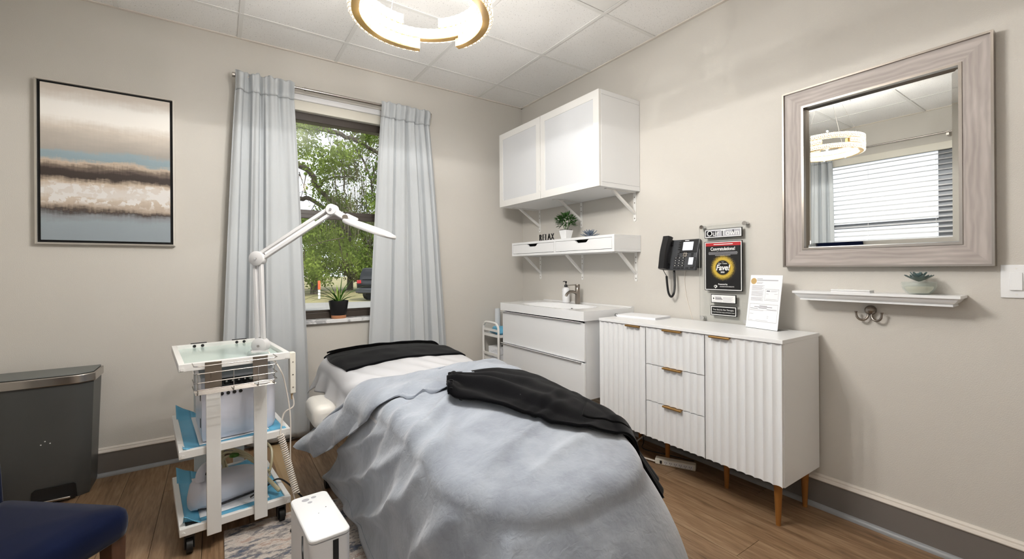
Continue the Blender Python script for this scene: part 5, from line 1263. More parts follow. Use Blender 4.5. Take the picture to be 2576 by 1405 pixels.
for k in range(3): build('bar_screw', MB().cyl((TWX + 0.0135, -TDY + 0.0048, 0.63 + k * 0.06), (TWX + 0.0135, -TDY + 0.003, 0.63 + k * 0.06), 0.003, n=10), 'nickel', tr)

# wire basket hooked on the trolley front
wb = thing('wire_basket', 'silver wire basket hooked on the front of the trolley', 'basket', TR, TRZ)
by0, by1 = -TDY - 0.105, -TDY - 0.016; bxa, bxb = -0.165, 0.135
for z in (0.802, 0.772, 0.735, 0.706):
    build('wire_rail', MB().tube([(bxa, by1, z), (bxa, by0 + 0.012, z), (bxa + 0.012, by0, z), (bxb - 0.012, by0, z), (bxb, by0 + 0.012, z), (bxb, by1, z)], 0.0021, 6), 'steel', wb, smooth=True)
for k in range(9):
    yy = by0 + 0.006 + k * 0.0095
    build('base_wire', MB().cyl((bxa + 0.004, yy, 0.686), (bxb - 0.004, yy, 0.686), 0.0013, n=6), 'steel', wb)
for xx in (bxa + 0.012, -0.03, 0.06, bxb - 0.012): build('upright_wire', MB().tube([(xx, by0, 0.772), (xx, by0 + 0.002, 0.690), (xx, by1, 0.684)], 0.0018, 6), 'steel', wb)
for xx in (-0.092, 0.084):
    build('hanger_plate', B(xx - 0.030, xx + 0.030, -TDY - 0.0158, -TDY - 0.0135, 0.690, 0.800), 'nickel', wb, bevel=0.001)
    build('hanger_hook', MB().box(xx - 0.009, xx + 0.009, -TDY - 0.024, -TDY - 0.016, 0.735, 0.752), 'nickel', wb)
t = thing('cotton_disc', 'small white round lid lying in the wire basket', 'lid', (0, 0, 0))
v = Matrix.Rotation(TRZ, 3, 'Z') @ Vector((0.085, -TDY - 0.055, 0)); t.location = (TR[0] + v.x, TR[1] + v.y, 0.6878)
build('disc', MB().lathe([(0, 0), (0.030, 0), (0.032, 0.003), (0.030, 0.006), (0, 0.0065)], 24), 'whitegloss', t, smooth=True)

# absorbent pads on the two lower trays
def pad(label, z, seed, sc_=1.0):
    t = thing('absorbent_pad', label, 'absorbent pad', (TR[0], TR[1], z), TRZ, 'blue-edged pads on the trolley')
    nx, ny = 40, 48; W_, D_ = 0.195, 0.285; H = np.zeros((nx, ny, 3))
    for i in range(nx):
        for j in range(ny):
            x = -W_ + 2 * W_ * i / (nx - 1); y = -D_ + 2 * D_ * j / (ny - 1)
            e = max(0, abs(x) / W_ - 0.82) / 0.18; e2 = max(0, abs(y) / D_ - 0.86) / 0.14
            zz = 0.003 + 0.004 * (1 + vnoise(x, y, 2.6, seed)) + 0.006 * e * (1 + vnoise(x, y, 4, seed + 2)) + 0.008 * e2 * (1 + vnoise(x, y, 4, seed + 4))
            if x < -0.11 and y > 0.2: zz += 0.05 * min(1.0, ((-0.11 - x) / 0.085) * ((y - 0.2) / 0.085))
            if x < -0.13 and y < -0.24 and seed > 5: zz += 0.035 * min(1, (-0.13 - x) / 0.06) * min(1, (-0.24 - y) / 0.04)
            H[i, j] = (x, y, zz)
    mid = MB(); bor = MB(); mid.grid(H[6:-6, 5:-5]); 
    bor.grid(H[:7, :]); bor.grid(H[-7:, :]); bor.grid(H[6:-6, :6]); bor.grid(H[6:-6, -6:])
    for nm, q, m_ in (('pad_centre', mid, 'padwhite'), ('blue_border', bor, 'bluepad')):
        o = build(nm, q, m_, t, smooth=85); md = o.modifiers.new('thick', 'SOLIDIFY'); md.thickness = 0.0022
    return t
pad('blue-edged white pad under the white machine on the middle tray', 0.4215, 3)
pad('blue-edged white pad under the white appliance on the bottom tray', 0.1015, 8)

# facial machine on the middle tray
fm = thing('facial_machine', 'white facial machine with a row of black knobs on the trolley middle tray', 'beauty machine', (TR[0], TR[1], 0.4345), TRZ)
S = 10; prof = []
x0, x1, y0, y1, hgt = -0.125, 0.175, -0.215, 0.09, 0.315; rr = 0.07
pl = [(x0, y0), (x1 - rr, y0)] + [(x1 - rr + rr * math.sin(q), y0 + rr - rr * math.cos(q)) for q in np.linspace(0.15, PI / 2, 7)] + [(x1, y1), (x0, y1)]
def lev2(z, k, dy): return [(p[0] * k, p[1] * k + dy, z) for p in pl]
zs = [(0.0, 0.97, 0), (0.02, 1.0, 0), (0.215, 1.0, 0.0)]
vs = []; n = len(pl)
for z, k, dy in zs: vs += lev2(z, k, dy)
vs += [(p[0], p[1] + (0.045 if p[1] < 0 else 0), 0.215 + (0.055 if p[1] < -0.1 else 0.1)) for p in pl]
fs = [tuple(range(n - 1, -1, -1)), tuple(3 * n + k for k in range(n))]
for L_ in range(3):
    for k in range(n): fs.append((L_ * n + k, L_ * n + (k + 1) % n, L_ * n + n + (k + 1) % n, L_ * n + n + k))
build('housing', MB().add(vs, fs), 'plastic', fm, smooth=35)
pn = build('control_panel', MB().add([(x0 + 0.02, y0 - 0.0015, 0.224), (x1 - 0.07, y0 - 0.0015, 0.224), (x1 - 0.07, y0 + 0.035, 0.262), (x0 + 0.02, y0 + 0.035, 0.262)], [(0, 1, 2, 3)]), 'charcoal', fm)
for k in range(7):
    kn = build('knob', MB().lathe([(0, 0), (0.010, 0), (0.0095, 0.012), (0.004, 0.013), (0, 0.013)], 16), 'black' if k < 6 else 'steel', fm, smooth=True, loc=(x0 + 0.045 + k * 0.024, y0 + 0.016, 0.243), rot=(0.82, 0, 0))
    build('knob_cap', MB().lathe([(0, 0.0132), (0.0042, 0.0132), (0, 0.0145)], 12), 'printwhite', kn)
for k in range(5): build('jack', MB().cyl((x0 + 0.05 + k * 0.024, y0 - 0.0004, 0.200), (x0 + 0.05 + k * 0.024, y0 - 0.004, 0.200), 0.0075, n=14), 'black', fm)
for k in range(2): build('side_vent', B(x0 - 0.002, x0 - 0.0002, y0 + 0.05, y0 + 0.062, 0.05 + k * 0.12, 0.09 + k * 0.12), 'black', fm)
build('round_port', MB().cyl((x1 - 0.045, y0 - 0.0002, 0.27), (x1 - 0.045, y0 - 0.01, 0.27), 0.017, n=20), 'whitegloss', fm, smooth=True)

# white appliance with tubing on the bottom tray
va_ = thing('steam_appliance', 'glossy white rounded appliance with a carry hole on the trolley bottom tray', 'appliance', (0, 0, 0.1165), TRZ + 0.25)
v = Matrix.Rotation(TRZ, 3, 'Z') @ Vector((-0.005, -0.09, 0)); va_.location.x, va_.location.y = TR[0] + v.x, TR[1] + v.y
S = 18; ring = 20; vs = []
for i in range(S + 1):
    u = i / S; x = -0.165 + 0.33 * u; e = (1 - abs(2 * u - 1) ** 4) ** 0.5 if 0 < u < 1 else 0.12
    hh_ = (0.145 - 0.05 * u) * (0.35 + 0.65 * e); ww = 0.088 * (0.3 + 0.7 * e)
    for k in range(ring):
        a = 2 * PI * k / ring; ca, sa = math.cos(a), math.sin(a)
        yy = ww * (abs(ca) ** 0.65) * (1 if ca > 0 else -1); zz = hh_ / 2 + hh_ / 2 * (abs(sa) ** 0.65) * (1 if sa > 0 else -1)
        vs.append((x, yy, zz))
fs = [(i * ring + k, i * ring + (k + 1) % ring, (i + 1) * ring + (k + 1) % ring, (i + 1) * ring + k) for i in range(S) for k in range(ring)] + [tuple(range(ring - 1, -1, -1)), tuple(S * ring + k for k in range(ring))]
build('housing', MB().add(vs, fs), 'plastic', va_, smooth=60)
build('carry_handle', MB().tube(catmull([(-0.135, -0.03, 0.125), (-0.13, -0.025, 0.158), (-0.10, 0.0, 0.172), (-0.06, 0.02, 0.165), (-0.04, 0.03, 0.135)], 6), 0.018, 12), 'plastic', va_, smooth=True)
build('carry_hole', MB().lathe([(0, 0), (0.02, 0), (0.02, 0.002), (0, 0.002)], 20, sx=1.5, sy=0.7), 'black', va_, loc=(-0.095, -0.01, 0.1435), rot=(0.1, 0.08, 0.5))
build('base_seam', MB().tube([(x, -0.086 * (1 - abs(x / 0.165) ** 4) ** 0.5 - 0.002, 0.012) for x in np.linspace(-0.15, 0.15, 20)], 0.003, 6), 'black', va_)
def cable(name, label, cat, pts, r, m, n=7, sub=10, group=None):
    o = build(name, MB().tube(catmull(pts, sub), r, n), m, smooth=True); tag(o, label, cat, group); return o
def TL(x, y, z):
    v = Matrix.Rotation(TRZ, 3, 'Z') @ Vector((x, y, z)); return (TR[0] + v.x, TR[1] + v.y, z)
tb_ = thing('rubber_tubing', 'loops of yellowed rubber tubing behind the appliance on the trolley bottom tray', 'tubing', (0, 0, 0))
for k in range(3):
    build('tube_loop', MB().tube(catmull([TL(-0.02 + .02 * k, 0.06, 0.125), TL(-0.01, 0.10 + .02 * k, 0.225 + .015 * k), TL(0.06, 0.04, 0.24 + .012 * k), TL(0.12, -0.02 + .03 * k, 0.20), TL(0.165, -0.08, 0.17 - .01 * k)], 10), 0.0062, 8), 'tube', tb_, smooth=True)
build('tube_loop', MB().tube(catmull([TL(0.10, -0.02, 0.17), TL(0.135, 0.02, 0.24), TL(0.165, 0.06, 0.275), TL(0.19, 0.02, 0.25), TL(0.185, -0.02, 0.20), TL(0.172, -0.04, 0.16)], 10), 0.0065, 8), 'tube', tb_, smooth=True)
build('tube_loop', MB().tube(catmull([TL(0.10, -0.10, 0.20), TL(0.14, -0.16, 0.17), TL(0.175, -0.235, 0.13)], 10), 0.009, 8), 'tube', tb_, smooth=True)
build('tube_clip', MB().lathe([(0, 0), (0.022, 0), (0.02, 0.012), (0, 0.014)], 16), 'leaf', tb_, loc=TL(0.03, 0.05, 0.245), smooth=True)

# ------------------------------------------------------------------ magnifier lamp clamped to the trolley
ml = thing('magnifier_lamp', 'white jointed magnifier lamp clamped to the trolley', 'lamp', (0, 0, 0))
DL = 2.07
J0 = np.array(dep(656, 868, DL)); J1 = np.array(dep(649, 650, DL)); J2 = np.array(dep(836, 527, DL + 0.05)); J3 = np.array(dep(876, 552, DL + 0.04)); J4 = np.array(dep(985, 592, DL + 0.0))
fwd = _F
def bar(a, b, offs, w_, d_):
    a, b = np.array(a), np.array(b); t_ = b - a; t_ /= np.linalg.norm(t_); side = np.cross(t_, fwd); side /= np.linalg.norm(side)
    q = []
    for p in (a, b):
        for (su, sd) in ((-1, -1), (1, -1), (1, 1), (-1, 1)): q.append(p + side * (offs + su * w_ / 2) + fwd * sd * d_ / 2)
    return MB().hexa(q[:4], q[4:])
for nm, a, b in (('lower_arm', J0, J1), ('upper_arm', J1, J2)):
    for of in (-0.0135, 0.0135): build(nm + '_rail', bar(a, b, of, 0.016, 0.022), 'lampwhite', ml, bevel=0.003)
    t_ = (b - a) / np.linalg.norm(b - a); build(nm + '_web', bar(a + t_ * 0.04, b - t_ * (0.10 if nm == 'upper_arm' else 0.03), 0, 0.012, 0.010), 'whitematte', ml)
for nm, p, r_ in (('base_joint', J0, 0.036), ('elbow_joint', J1, 0.0345), ('neck_joint', J2, 0.026)):
    j_ = build(nm, MB().tube([tuple(p - fwd * 0.02), tuple(p - fwd * 0.018), tuple(p + fwd * 0.018), tuple(p + fwd * 0.02)], [r_ * 0.93, r_, r_, r_ * .93], 32), 'lampwhite', ml, smooth=True)
    build('bolt', MB().cyl(tuple(p - fwd * 0.0205), tuple(p - fwd * 0.0245), 0.0055, n=12), 'steel', j_, smooth=True)
build('clamp_post', MB().cyl((J0[0], J0[1], 0.8005), (J0[0], J0[1], J0[2] - 0.025), 0.02, n=20).box(J0[0] - 0.04, J0[0] + 0.03, J0[1] - 0.035, J0[1] + 0.03, 0.8005, 0.808), 'lampwhite', ml, smooth=True)
build('neck', bar(J2, J3 + (J3 - J2) * 0.1, 0, 0.03, 0.026), 'lampwhite', ml, bevel=0.006)
build('swivel', MB().cyl(tuple(dep(868, 546, DL + 0.0)), tuple(dep(868, 546, DL + 0.06)), 0.013, n=16), 'steel', ml, smooth=True)
# head: shallow oval tray seen on edge
hc = (J3 + J4) / 2 + np.array((0, 0, -0.006)); ax = (J4 - J3); hl_ = np.linalg.norm(ax) / 2 + 0.012; ax /= np.linalg.norm(ax); up = np.array((0, 0, 1.0)); nz = up - ax * up.dot(ax); nz /= np.linalg.norm(nz); sd = np.cross(nz, ax)
vs = []; prof = [(0.80, -0.012), (0.97, -0.010), (1.0, -0.002), (0.97, 0.006), (0.72, 0.014)]; n = 40
for (k, z) in prof:
    for i in range(n):
        a = 2 * PI * i / n; ca, sa = math.cos(a), math.sin(a)
        vs.append(hc + ax * hl_ * k * (abs(ca) ** 0.7) * (1 if ca > 0 else -1) + sd * 0.085 * k * (abs(sa) ** 0.7) * (1 if sa > 0 else -1) + nz * z)
fs = [(L_ * n + i, L_ * n + (i + 1) % n, L_ * n + n + (i + 1) % n, L_ * n + n + i) for L_ in range(len(prof) - 1) for i in range(n)] + [tuple(range(n - 1, -1, -1)), tuple((len(prof) - 1) * n + i for i in range(n))]
hd_ = build('lamp_head', MB().add(vs, fs), 'lampwhite', ml, smooth=50)
build('hinge', bar(J3 + np.array((-0.01, 0, 0.02)), J3 + ax * 0.05 + np.array((0, 0, 0.012)), 0, 0.022, 0.03), 'lampwhite', ml, bevel=0.006)

# cords
cp = TL(TWX + 0.012, -TDY + 0.02, 0.60)
cable('lamp_cord', 'thin cream cord running from lamp base down the trolley front', 'cord', [tuple(J0 + np.array((0.03, -0.03, -0.03))), TL(0.16, -TDY - 0.02, 0.735), TL(0.185, -TDY - 0.01, 0.66), TL(0.205, -TDY - 0.02, 0.50), TL(0.20, -TDY - 0.04, 0.30), TL(0.215, -TDY - 0.05, 0.12), TL(0.26, -TDY - 0.10, 0.012), TL(0.30, -TDY - 0.22, 0.010)], 0.0028, 'cord')
c1 = thing('coiled_cord', 'coiled cream cord hanging from the trolley power bar to the floor', 'cord', (0, 0, 0))
pts = [np.array(onZ(707, 1095, 0.36)), np.array(onZ(722, 1150, 0.26)), np.array(onZ(733, 1200, 0.16)), np.array(onZ(745, 1255, 0.05))]
base_p = np.array(cp)
P1 = np.array(dep(705, 1092, 2.02)); P2 = np.array(dep(716, 1130, 2.02)); P3 = np.array(dep(731, 1185, 2.01)); P4 = np.array(dep(746, 1240, 1.98))
build('straight_lead', MB().tube(catmull([base_p, base_p + np.array((0.005, -0.01, -0.06)), (base_p + P1) / 2 + np.array((-0.01, 0, 0)), P1], 10), 0.0032, 7), 'cord', c1, smooth=True)
build('strain_relief', MB().tube([tuple(base_p + np.array((0, 0, 0.004))), tuple(base_p + np.array((0, 0, -0.03)))], [0.006, 0.004], 10), 'tan', c1, smooth=True)
build('coil', coil([P1, P2, P3, P4], 0.0125, 105, 0.0032, n=10), 'cord', c1, smooth=True)
cable('black_cable', 'black power cable looping on the floor beside the trolley', 'cord', [TL(0.06, -0.2, 0.125), TL(0.13, -0.16, 0.135), TL(0.20, -0.13, 0.14), TL(0.27, -0.20, 0.07), TL(0.31, -0.30, 0.006), TL(0.27, -0.36, 0.012), TL(0.19, -0.395, 0.012), TL(0.20, -0.43, 0.012), TL(0.27, -0.46, 0.012), TL(0.33, -0.50, 0.012)], 0.0042, 'black')

# tan floor cord cover
a = [onZ(735, 1105), onZ(770, 1105), onZ(765, 1275), onZ(740, 1275)]
o = build('floor_cord_cover', MB().add([(-2.185, -0.10, 0.0008), (-2.10, -0.10, 0.0008), (-2.10, -1.30, 0.0008), (-2.165, -1.30, 0.0008), (-2.17, -0.10, 0.010), (-2.115, -0.10, 0.010), (-2.115, -1.30, 0.010), (-2.15, -1.30, 0.010)], [(0, 3, 2, 1), (4, 5, 6, 7), (0, 1, 5, 4), (1, 2, 6, 5), (2, 3, 7, 6), (3, 0, 4, 7)]), 'tan'); tag(o, 'tan vinyl cord cover strip on the floor beside the bed', 'cord cover')
cable('braided_cable', 'grey braided cord running along the baseboard to the cord cover', 'cord', [(-1.70, -0.05, 0.10), (-1.85, -0.06, 0.055), (-2.0, -0.07, 0.02), (-2.13, -0.09, 0.012)], 0.0045, 'base_shoe')
t = thing('wall_outlet', 'white outlet adaptor on the baseboard behind the trolley', 'outlet', (-2.33, -0.02, 0.12))
build('plate', B(-0.04, 0.04, -0.006, 0.004, -0.06, 0.06), 'cream', t, bevel=0.002); build('adaptor', B(-0.03, 0.03, -0.05, -0.006, -0.045, 0.035), 'cream', t, bevel=0.006)

# ------------------------------------------------------------------ white lidded box, rug
rg = build('area_rug', B(-2.445, -0.95, -2.95, -1.06, 0.0006, 0.008), 'faded_rug', bevel=0.003); tag(rg, 'faded blue and beige distressed rug under the bed', 'rug')
bx = thing('cable_box', 'white rounded rectangular box with a slot on the rug', 'box', (-2.165, -1.735, 0.0085), math.radians(3))
def rrect(w_, d_, r_, n_=6):
    P = []
    for (cx_, cy_, a0) in ((w_ - r_, d_ - r_, 0), (-w_ + r_, d_ - r_, PI / 2), (-w_ + r_, -d_ + r_, PI), (w_ - r_, -d_ + r_, 1.5 * PI)):
        for k in range(n_ + 1): a = a0 + PI / 2 * k / n_; P.append((cx_ + r_ * math.cos(a), cy_ + r_ * math.sin(a)))
    return P
bw_, bd_, bh_ = 0.066, 0.163, 0.300
build('case', MB().prism(rrect(bw_ - 0.001, bd_ - 0.001, 0.022), 0.0, bh_ - 0.016), 'whitematte', bx, smooth=30)
build('lid', MB().prism(rrect(bw_, bd_, 0.022), bh_ - 0.014, bh_), 'whitegloss', bx, bevel=0.004, smooth=30)
build('cable_slot', B(0.006, 0.024, -bd_ - 0.0012, -bd_ + 0.004, 0.06, bh_ - 0.02), 'black', bx)
for (px, py, r_) in ((-0.018, 0.125, 0.011), (0.012, 0.13, 0.008), (-0.008, 0.098, 0.007), (0.0, 0.0, 0.0015), (0.032, 0.03, 0.002)): build('stain', MB().lathe([(0, 0), (r_, 0), (r_, 0.0003), (0, 0.0003)], 14, sx=1.2), 'ink' if r_ > 0.005 else 'charcoal', bx, loc=(px, py, bh_))
cable('black_lead', 'thin black cord hanging down the front of the white box', 'cord', [(-2.233, -1.83, 0.296), (-2.242, -1.895, 0.27), (-2.238, -1.915, 0.16), (-2.235, -1.92, 0.03)], 0.0028, 'black')
cable('box_lead', 'thin cream lead curving from the white box toward the bed', 'cord', [(-2.105, -1.902, 0.18), (-2.075, -1.88, 0.08), (-2.06, -1.82, 0.09), (-2.055, -1.78, 0.13)], 0.0026, 'cord')

# ------------------------------------------------------------------ trash can
tc_ = thing('step_trash_can', 'dark grey slim step trash can with a steel rim by the wall', 'trash can', (-3.215, -0.045, 0))
def dplan(k, y0=0.0): 
    w_ = 0.205 * k; d_ = 0.235 * k
    P = [(-w_, y0), (-w_, -d_ * 0.80), (-w_ + 0.03, -d_ * 0.9)] + [(x_, -d_ * (0.93 + 0.07 * (1 - (x_ / w_) ** 2))) for x_ in np.linspace(-w_ + 0.06, w_ - 0.06, 9)] + [(w_ - 0.03, -d_ * 0.9), (w_, -d_ * 0.80), (w_, y0)]
    return P
lev_ = [(0.0, 0.86), (0.02, 0.885), (0.30, 0.93), (0.605, 0.985)]
P0 = [dplan(k) for _, k in lev_]; n = len(P0[0]); vs = []
for (z, k), P in zip(lev_, P0): vs += [(p[0], p[1], z) for p in P]
fs = [tuple(range(n - 1, -1, -1)), tuple((len(lev_) - 1) * n + i for i in range(n))] + [(L_ * n + i, L_ * n + (i + 1) % n, L_ * n + n + (i + 1) % n, L_ * n + n + i) for L_ in range(len(lev_) - 1) for i in range(n)]
build('bin', MB().add(vs, fs), 'darkgrey', tc_, smooth=35)
P = dplan(1.03, 0.004); Pi_ = [(p[0] * 0.95, p[1] * 0.95) for p in P]
build('steel_rim', MB().prism(P, 0.604, 0.648), 'steel', tc_, smooth=35, bevel=0.004)
build('lid', MB().prism(Pi_, 0.6485, 0.655), 'lidgrey', tc_, bevel=0.003)
build('pedal_recess', MB().prism([(-0.085, 0.012), (0.085, 0.012), (0.08, 0.075), (0.07, 0.085), (-0.07, 0.085), (-0.08, 0.075)], -0.2125, -0.205, 'y'), 'black', tc_, loc=(0.055, -0.003, 0))
build('pedal', MB().box(-0.065, 0.065, -0.245, -0.20, 0.018, 0.030), 'steel', tc_, bevel=0.004, loc=(0.055, 0, 0))
for (px, pz) in ((-0.045, 0.31), (-0.012, 0.312), (-0.03, 0.325)): build('scuff', B(px - 0.003, px + 0.002, -0.2225, -0.2200, pz - 0.003, pz + 0.002), 'printwhite', tc_, loc=(0.055, 0.003, 0))

# ------------------------------------------------------------------ blue velvet chair
ca_ = math.atan2(0.64, -0.77)
cr_ = thing('velvet_chair', 'navy velvet dining chair with dark wooden legs in the left foreground', 'chair', (-2.675, -1.640, 0), ca_)
# local x runs back along the seat from the front corner, local y to the viewer side
SLn, SWd, sz0, sz1 = 0.48, 0.47, 0.375, 0.462
seat = MB(); nx, ny = 18, 16; Gt = np.zeros((nx, ny, 3))
P = rrect(SLn / 2, SWd / 2, 0.05, 5)
def seat_lev(k, z): return [(SLn / 2 + p[0] * k, SWd / 2 + p[1] * k, z) for p in P]
lv_ = [(0.95, sz0), (0.985, sz0 + 0.008), (1.0, sz0 + 0.03), (1.0, sz1 - 0.035), (0.985, sz1 - 0.015), (0.94, sz1 - 0.003), (0.7, sz1 + 0.006), (0.3, sz1 + 0.010)]
vs = []; n = len(P)
for k, z in lv_: vs += seat_lev(k, z)
fs = [tuple(range(n - 1, -1, -1)), tuple((len(lv_) - 1) * n + i for i in range(n))] + [(L_ * n + i, L_ * n + (i + 1) % n, L_ * n + n + (i + 1) % n, L_ * n + n + i) for L_ in range(len(lv_) - 1) for i in range(n)]
build('seat', MB().add(vs, fs), 'velvet', cr_, smooth=60)
bk_ = []
for (z, dx, t_) in ((0.40, 0.0, 0.07), (0.55, 0.012, 0.075), (0.75, 0.035, 0.07), (0.95, 0.07, 0.055), (0.985, 0.078, 0.03)):
    bk_.append([(0.43 + dx, 0.02, z), (0.43 + dx, SWd - 0.02, z), (0.43 + dx + t_, SWd - 0.02, z), (0.43 + dx + t_, 0.02, z)])
vs = [p for L_ in bk_ for p in L_]; fs = [(3, 2, 1, 0), tuple(16 + i for i in range(4))] + [(L_ * 4 + i, L_ * 4 + (i + 1) % 4, L_ * 4 + 4 + (i + 1) % 4, L_ * 4 + 4 + i) for L_ in range(4) for i in range(4)]
build('backrest', MB().add(vs, fs), 'velvet', cr_, bevel=0.02, seg=3, smooth=60)
for (lx, ly, sl_) in ((0.04, 0.04, 0), (0.04, SWd - 0.04, 0), (SLn - 0.04, 0.04, 0.05), (SLn - 0.04, SWd - 0.04, 0.05)):
    build('leg', MB().hexa([(lx - 0.016 + sl_, ly - 0.016, 0), (lx + 0.016 + sl_, ly - 0.016, 0), (lx + 0.016 + sl_, ly + 0.016, 0), (lx - 0.016 + sl_, ly + 0.016, 0)], [(lx - 0.022, ly - 0.022, sz0), (lx + 0.022, ly - 0.022, sz0), (lx + 0.022, ly + 0.022, sz0), (lx - 0.022, ly + 0.022, sz0)]), 'legwood', cr_, bevel=0.002)

# ------------------------------------------------------------------ small utility cart beside the vanity
ct = thing('utility_cart', 'small white metal utility cart tucked between the vanity and window wall', 'cart', (-0.275, -0.195, 0))
for s in (-1, 1):
    xx = s * 0.215
    build('side_frame', MB().tube(catmull([(xx, -0.125, 0.05), (xx, -0.125, 0.40), (xx, -0.125, 0.655), (xx, -0.108, 0.70), (xx, -0.07, 0.718), (xx, 0.07, 0.718), (xx, 0.108, 0.70), (xx, 0.125, 0.655), (xx, 0.125, 0.40), (xx, 0.125, 0.05)], 8), 0.0105, 10), 'whitemetal', ct, smooth=True)
    for yy in (-0.125, 0.125): build('caster', MB().cyl((xx - 0.008, yy, 0.024), (xx + 0.008, yy, 0.024), 0.024, n=16), 'rubber', ct, smooth=True)
    for z in (0.18, 0.40, 0.61): build('guard_rail', B(xx - 0.005, xx + 0.005, -0.12, 0.12, z + 0.035, z + 0.055), 'whitemetal', ct)
for z in (0.18, 0.40, 0.61):
    build('shelf', MB().box(-0.212, 0.212, -0.125, 0.125, z - 0.012, z - 0.008).box(-0.212, 0.212, -0.128, -0.124, z - 0.012, z + 0.012).box(-0.212, 0.212, 0.124, 0.128, z - 0.012, z + 0.012).box(-0.215, -0.211, -0.125, 0.125, z - 0.012, z + 0.012), 'whitemetal', ct)
def heap(name, label, cat, c, sx_, sy_, sz_, m, seed):
    S = 22; vs = []
    for i in range(S + 1):
        for k in range(S):
            th_ = PI * i / S; a = 2 * PI * k / S; r_ = 1 + 0.16 * math.sin(3 * a + seed) * math.sin(th_) + 0.10 * math.sin(5 * th_ + 4 * a + seed)
            x_, y_, z_ = math.sin(th_) * math.cos(a) * r_, math.sin(th_) * math.sin(a) * r_, math.cos(th_) * r_
            vs.append((c[0] + sx_ * max(-1, min(1, x_)), c[1] + sy_ * max(-1, min(1, y_)), c[2] + sz_ + sz_ * max(-1, min(1, z_ * 1.1))))
    fs = [(i * S + k, i * S + (k + 1) % S, (i + 1) * S + (k + 1) % S, (i + 1) * S + k) for i in range(S) for k in range(S)]
    o = build(name, MB().add(vs, fs), m, smooth=70); return tag(o, label, cat)
heap('blue_pad_stack', 'crumpled blue disposable pads on the top of the utility cart', 'absorbent pad', (-0.36, -0.195, 0.603), 0.115, 0.105, 0.036, 'bluepad', 2)
o = build('clear_tube', MB().lathe([(0, 0), (0.026, 0), (0.026, 0.22), (0.024, 0.22), (0.024, 0.003), (0, 0.003)], 20), 'frost', smooth=True, loc=(-0.33, -0.055, 0.6025)); tag(o, 'tall clear cup tube standing at the back of the utility cart', 'tube')
t = thing('pump_bottle', 'small pale pump bottle half hidden behind the vanity on the cart', 'bottle', (-0.20, -0.13, 0.6025))
build('bottle', MB().lathe([(0, 0), (0.034, 0), (0.036, 0.01), (0.036, 0.10), (0.03, 0.125), (0.012, 0.135), (0, 0.135)], 20), 'plastic', t, smooth=True); build('pump', MB().lathe([(0, 0.135), (0.012, 0.135), (0.012, 0.16), (0.004, 0.162), (0.004, 0.18), (0, 0.18)], 14), 'black', t, smooth=True)
for k, (z, dx, lab) in enumerate(((0.3925, 0.0, 'lower white glove box on the cart middle shelf'), (0.4445, 0.012, 'upper white glove box with a black opening on the cart middle shelf'))):
    t = thing('glove_box', lab, 'box', (-0.345 + dx, -0.19, z), 0.05, group='glove boxes on the cart')
    build('carton', B(-0.118, 0.118, -0.095, 0.095, 0, 0.05 if k == 0 else 0.055), 'paper', t, bevel=0.001)
    if k == 1: build('glove_opening', MB().lathe([(0, 0), (0.03, 0), (0.028, 0.004), (0, 0.006)], 18, sx=2.2), 'black', t, loc=(0.02, 0, 0.055))
    for q in range(3): build('printed_line', B(-0.1185, -0.118, -0.07, 0.06 - 0.03 * q, 0.012 + q * 0.010, 0.015 + q * 0.010), 'ink', t)
heap('blue_liner', 'blue liner on the lowest shelf of the utility cart', 'liner', (-0.33, -0.19, 0.173), 0.12, 0.10, 0.03, 'bluepad', 6)

# ------------------------------------------------------------------ power strip
q0, q1 = onZ(1648, 1165, 0.0), onZ(1750, 1185, 0.0)
an = math.atan2(q1[1] - q0[1], q1[0] - q0[0]); ln_ = math.hypot(q1[0] - q0[0], q1[1] - q0[1])
ps = thing('power_strip', 'cream six-outlet power strip on the floor under the sideboard', 'power strip', (float(q0[0]), float(q0[1]), 0.0006), an)
build('housing', B(0, ln_, -0.004, 0.042, 0, 0.034), 'cream', ps, bevel=0.005)
sw_ = build('switch', B(0.028, 0.040, -0.0075, -0.0035, 0.008, 0.026), 'black', ps, bevel=0.001)
for k in range(6):
    xx = 0.062 + k * (ln_ - 0.08) / 5.4
    o_ = build('outlet', B(xx - 0.013, xx + 0.013, -0.0046, -0.004, 0.006, 0.030), 'whitematte', ps)
    build('outlet_slot', MB().box(xx - 0.006, xx - 0.004, -0.0052, -0.0046, 0.014, 0.022).box(xx + 0.004, xx + 0.006, -0.0052, -0.0046, 0.014, 0.022).box(xx - 0.0015, xx + 0.0015, -0.0052, -0.0046, 0.008, 0.011), 'black', o_)
cable('strip_cord', 'white cord of the power strip curving across the floor', 'cord', [(float(q0[0]), float(q0[1]), 0.015), (-0.28, -1.60, 0.008), (-0.22, -1.50, 0.006), (-0.10, -1.46, 0.006), (-0.045, -1.50, 0.06)], 0.005, 'cord')
cable('dark_lead', 'dark thin cord trailing on the floor under the sideboard', 'cord', [(-0.05, -1.44, 0.12), (-0.08, -1.50, 0.02), (-0.16, -1.56, 0.004), (-0.12, -1.70, 0.004), (-0.06, -1.86, 0.004)], 0.0028, 'black')

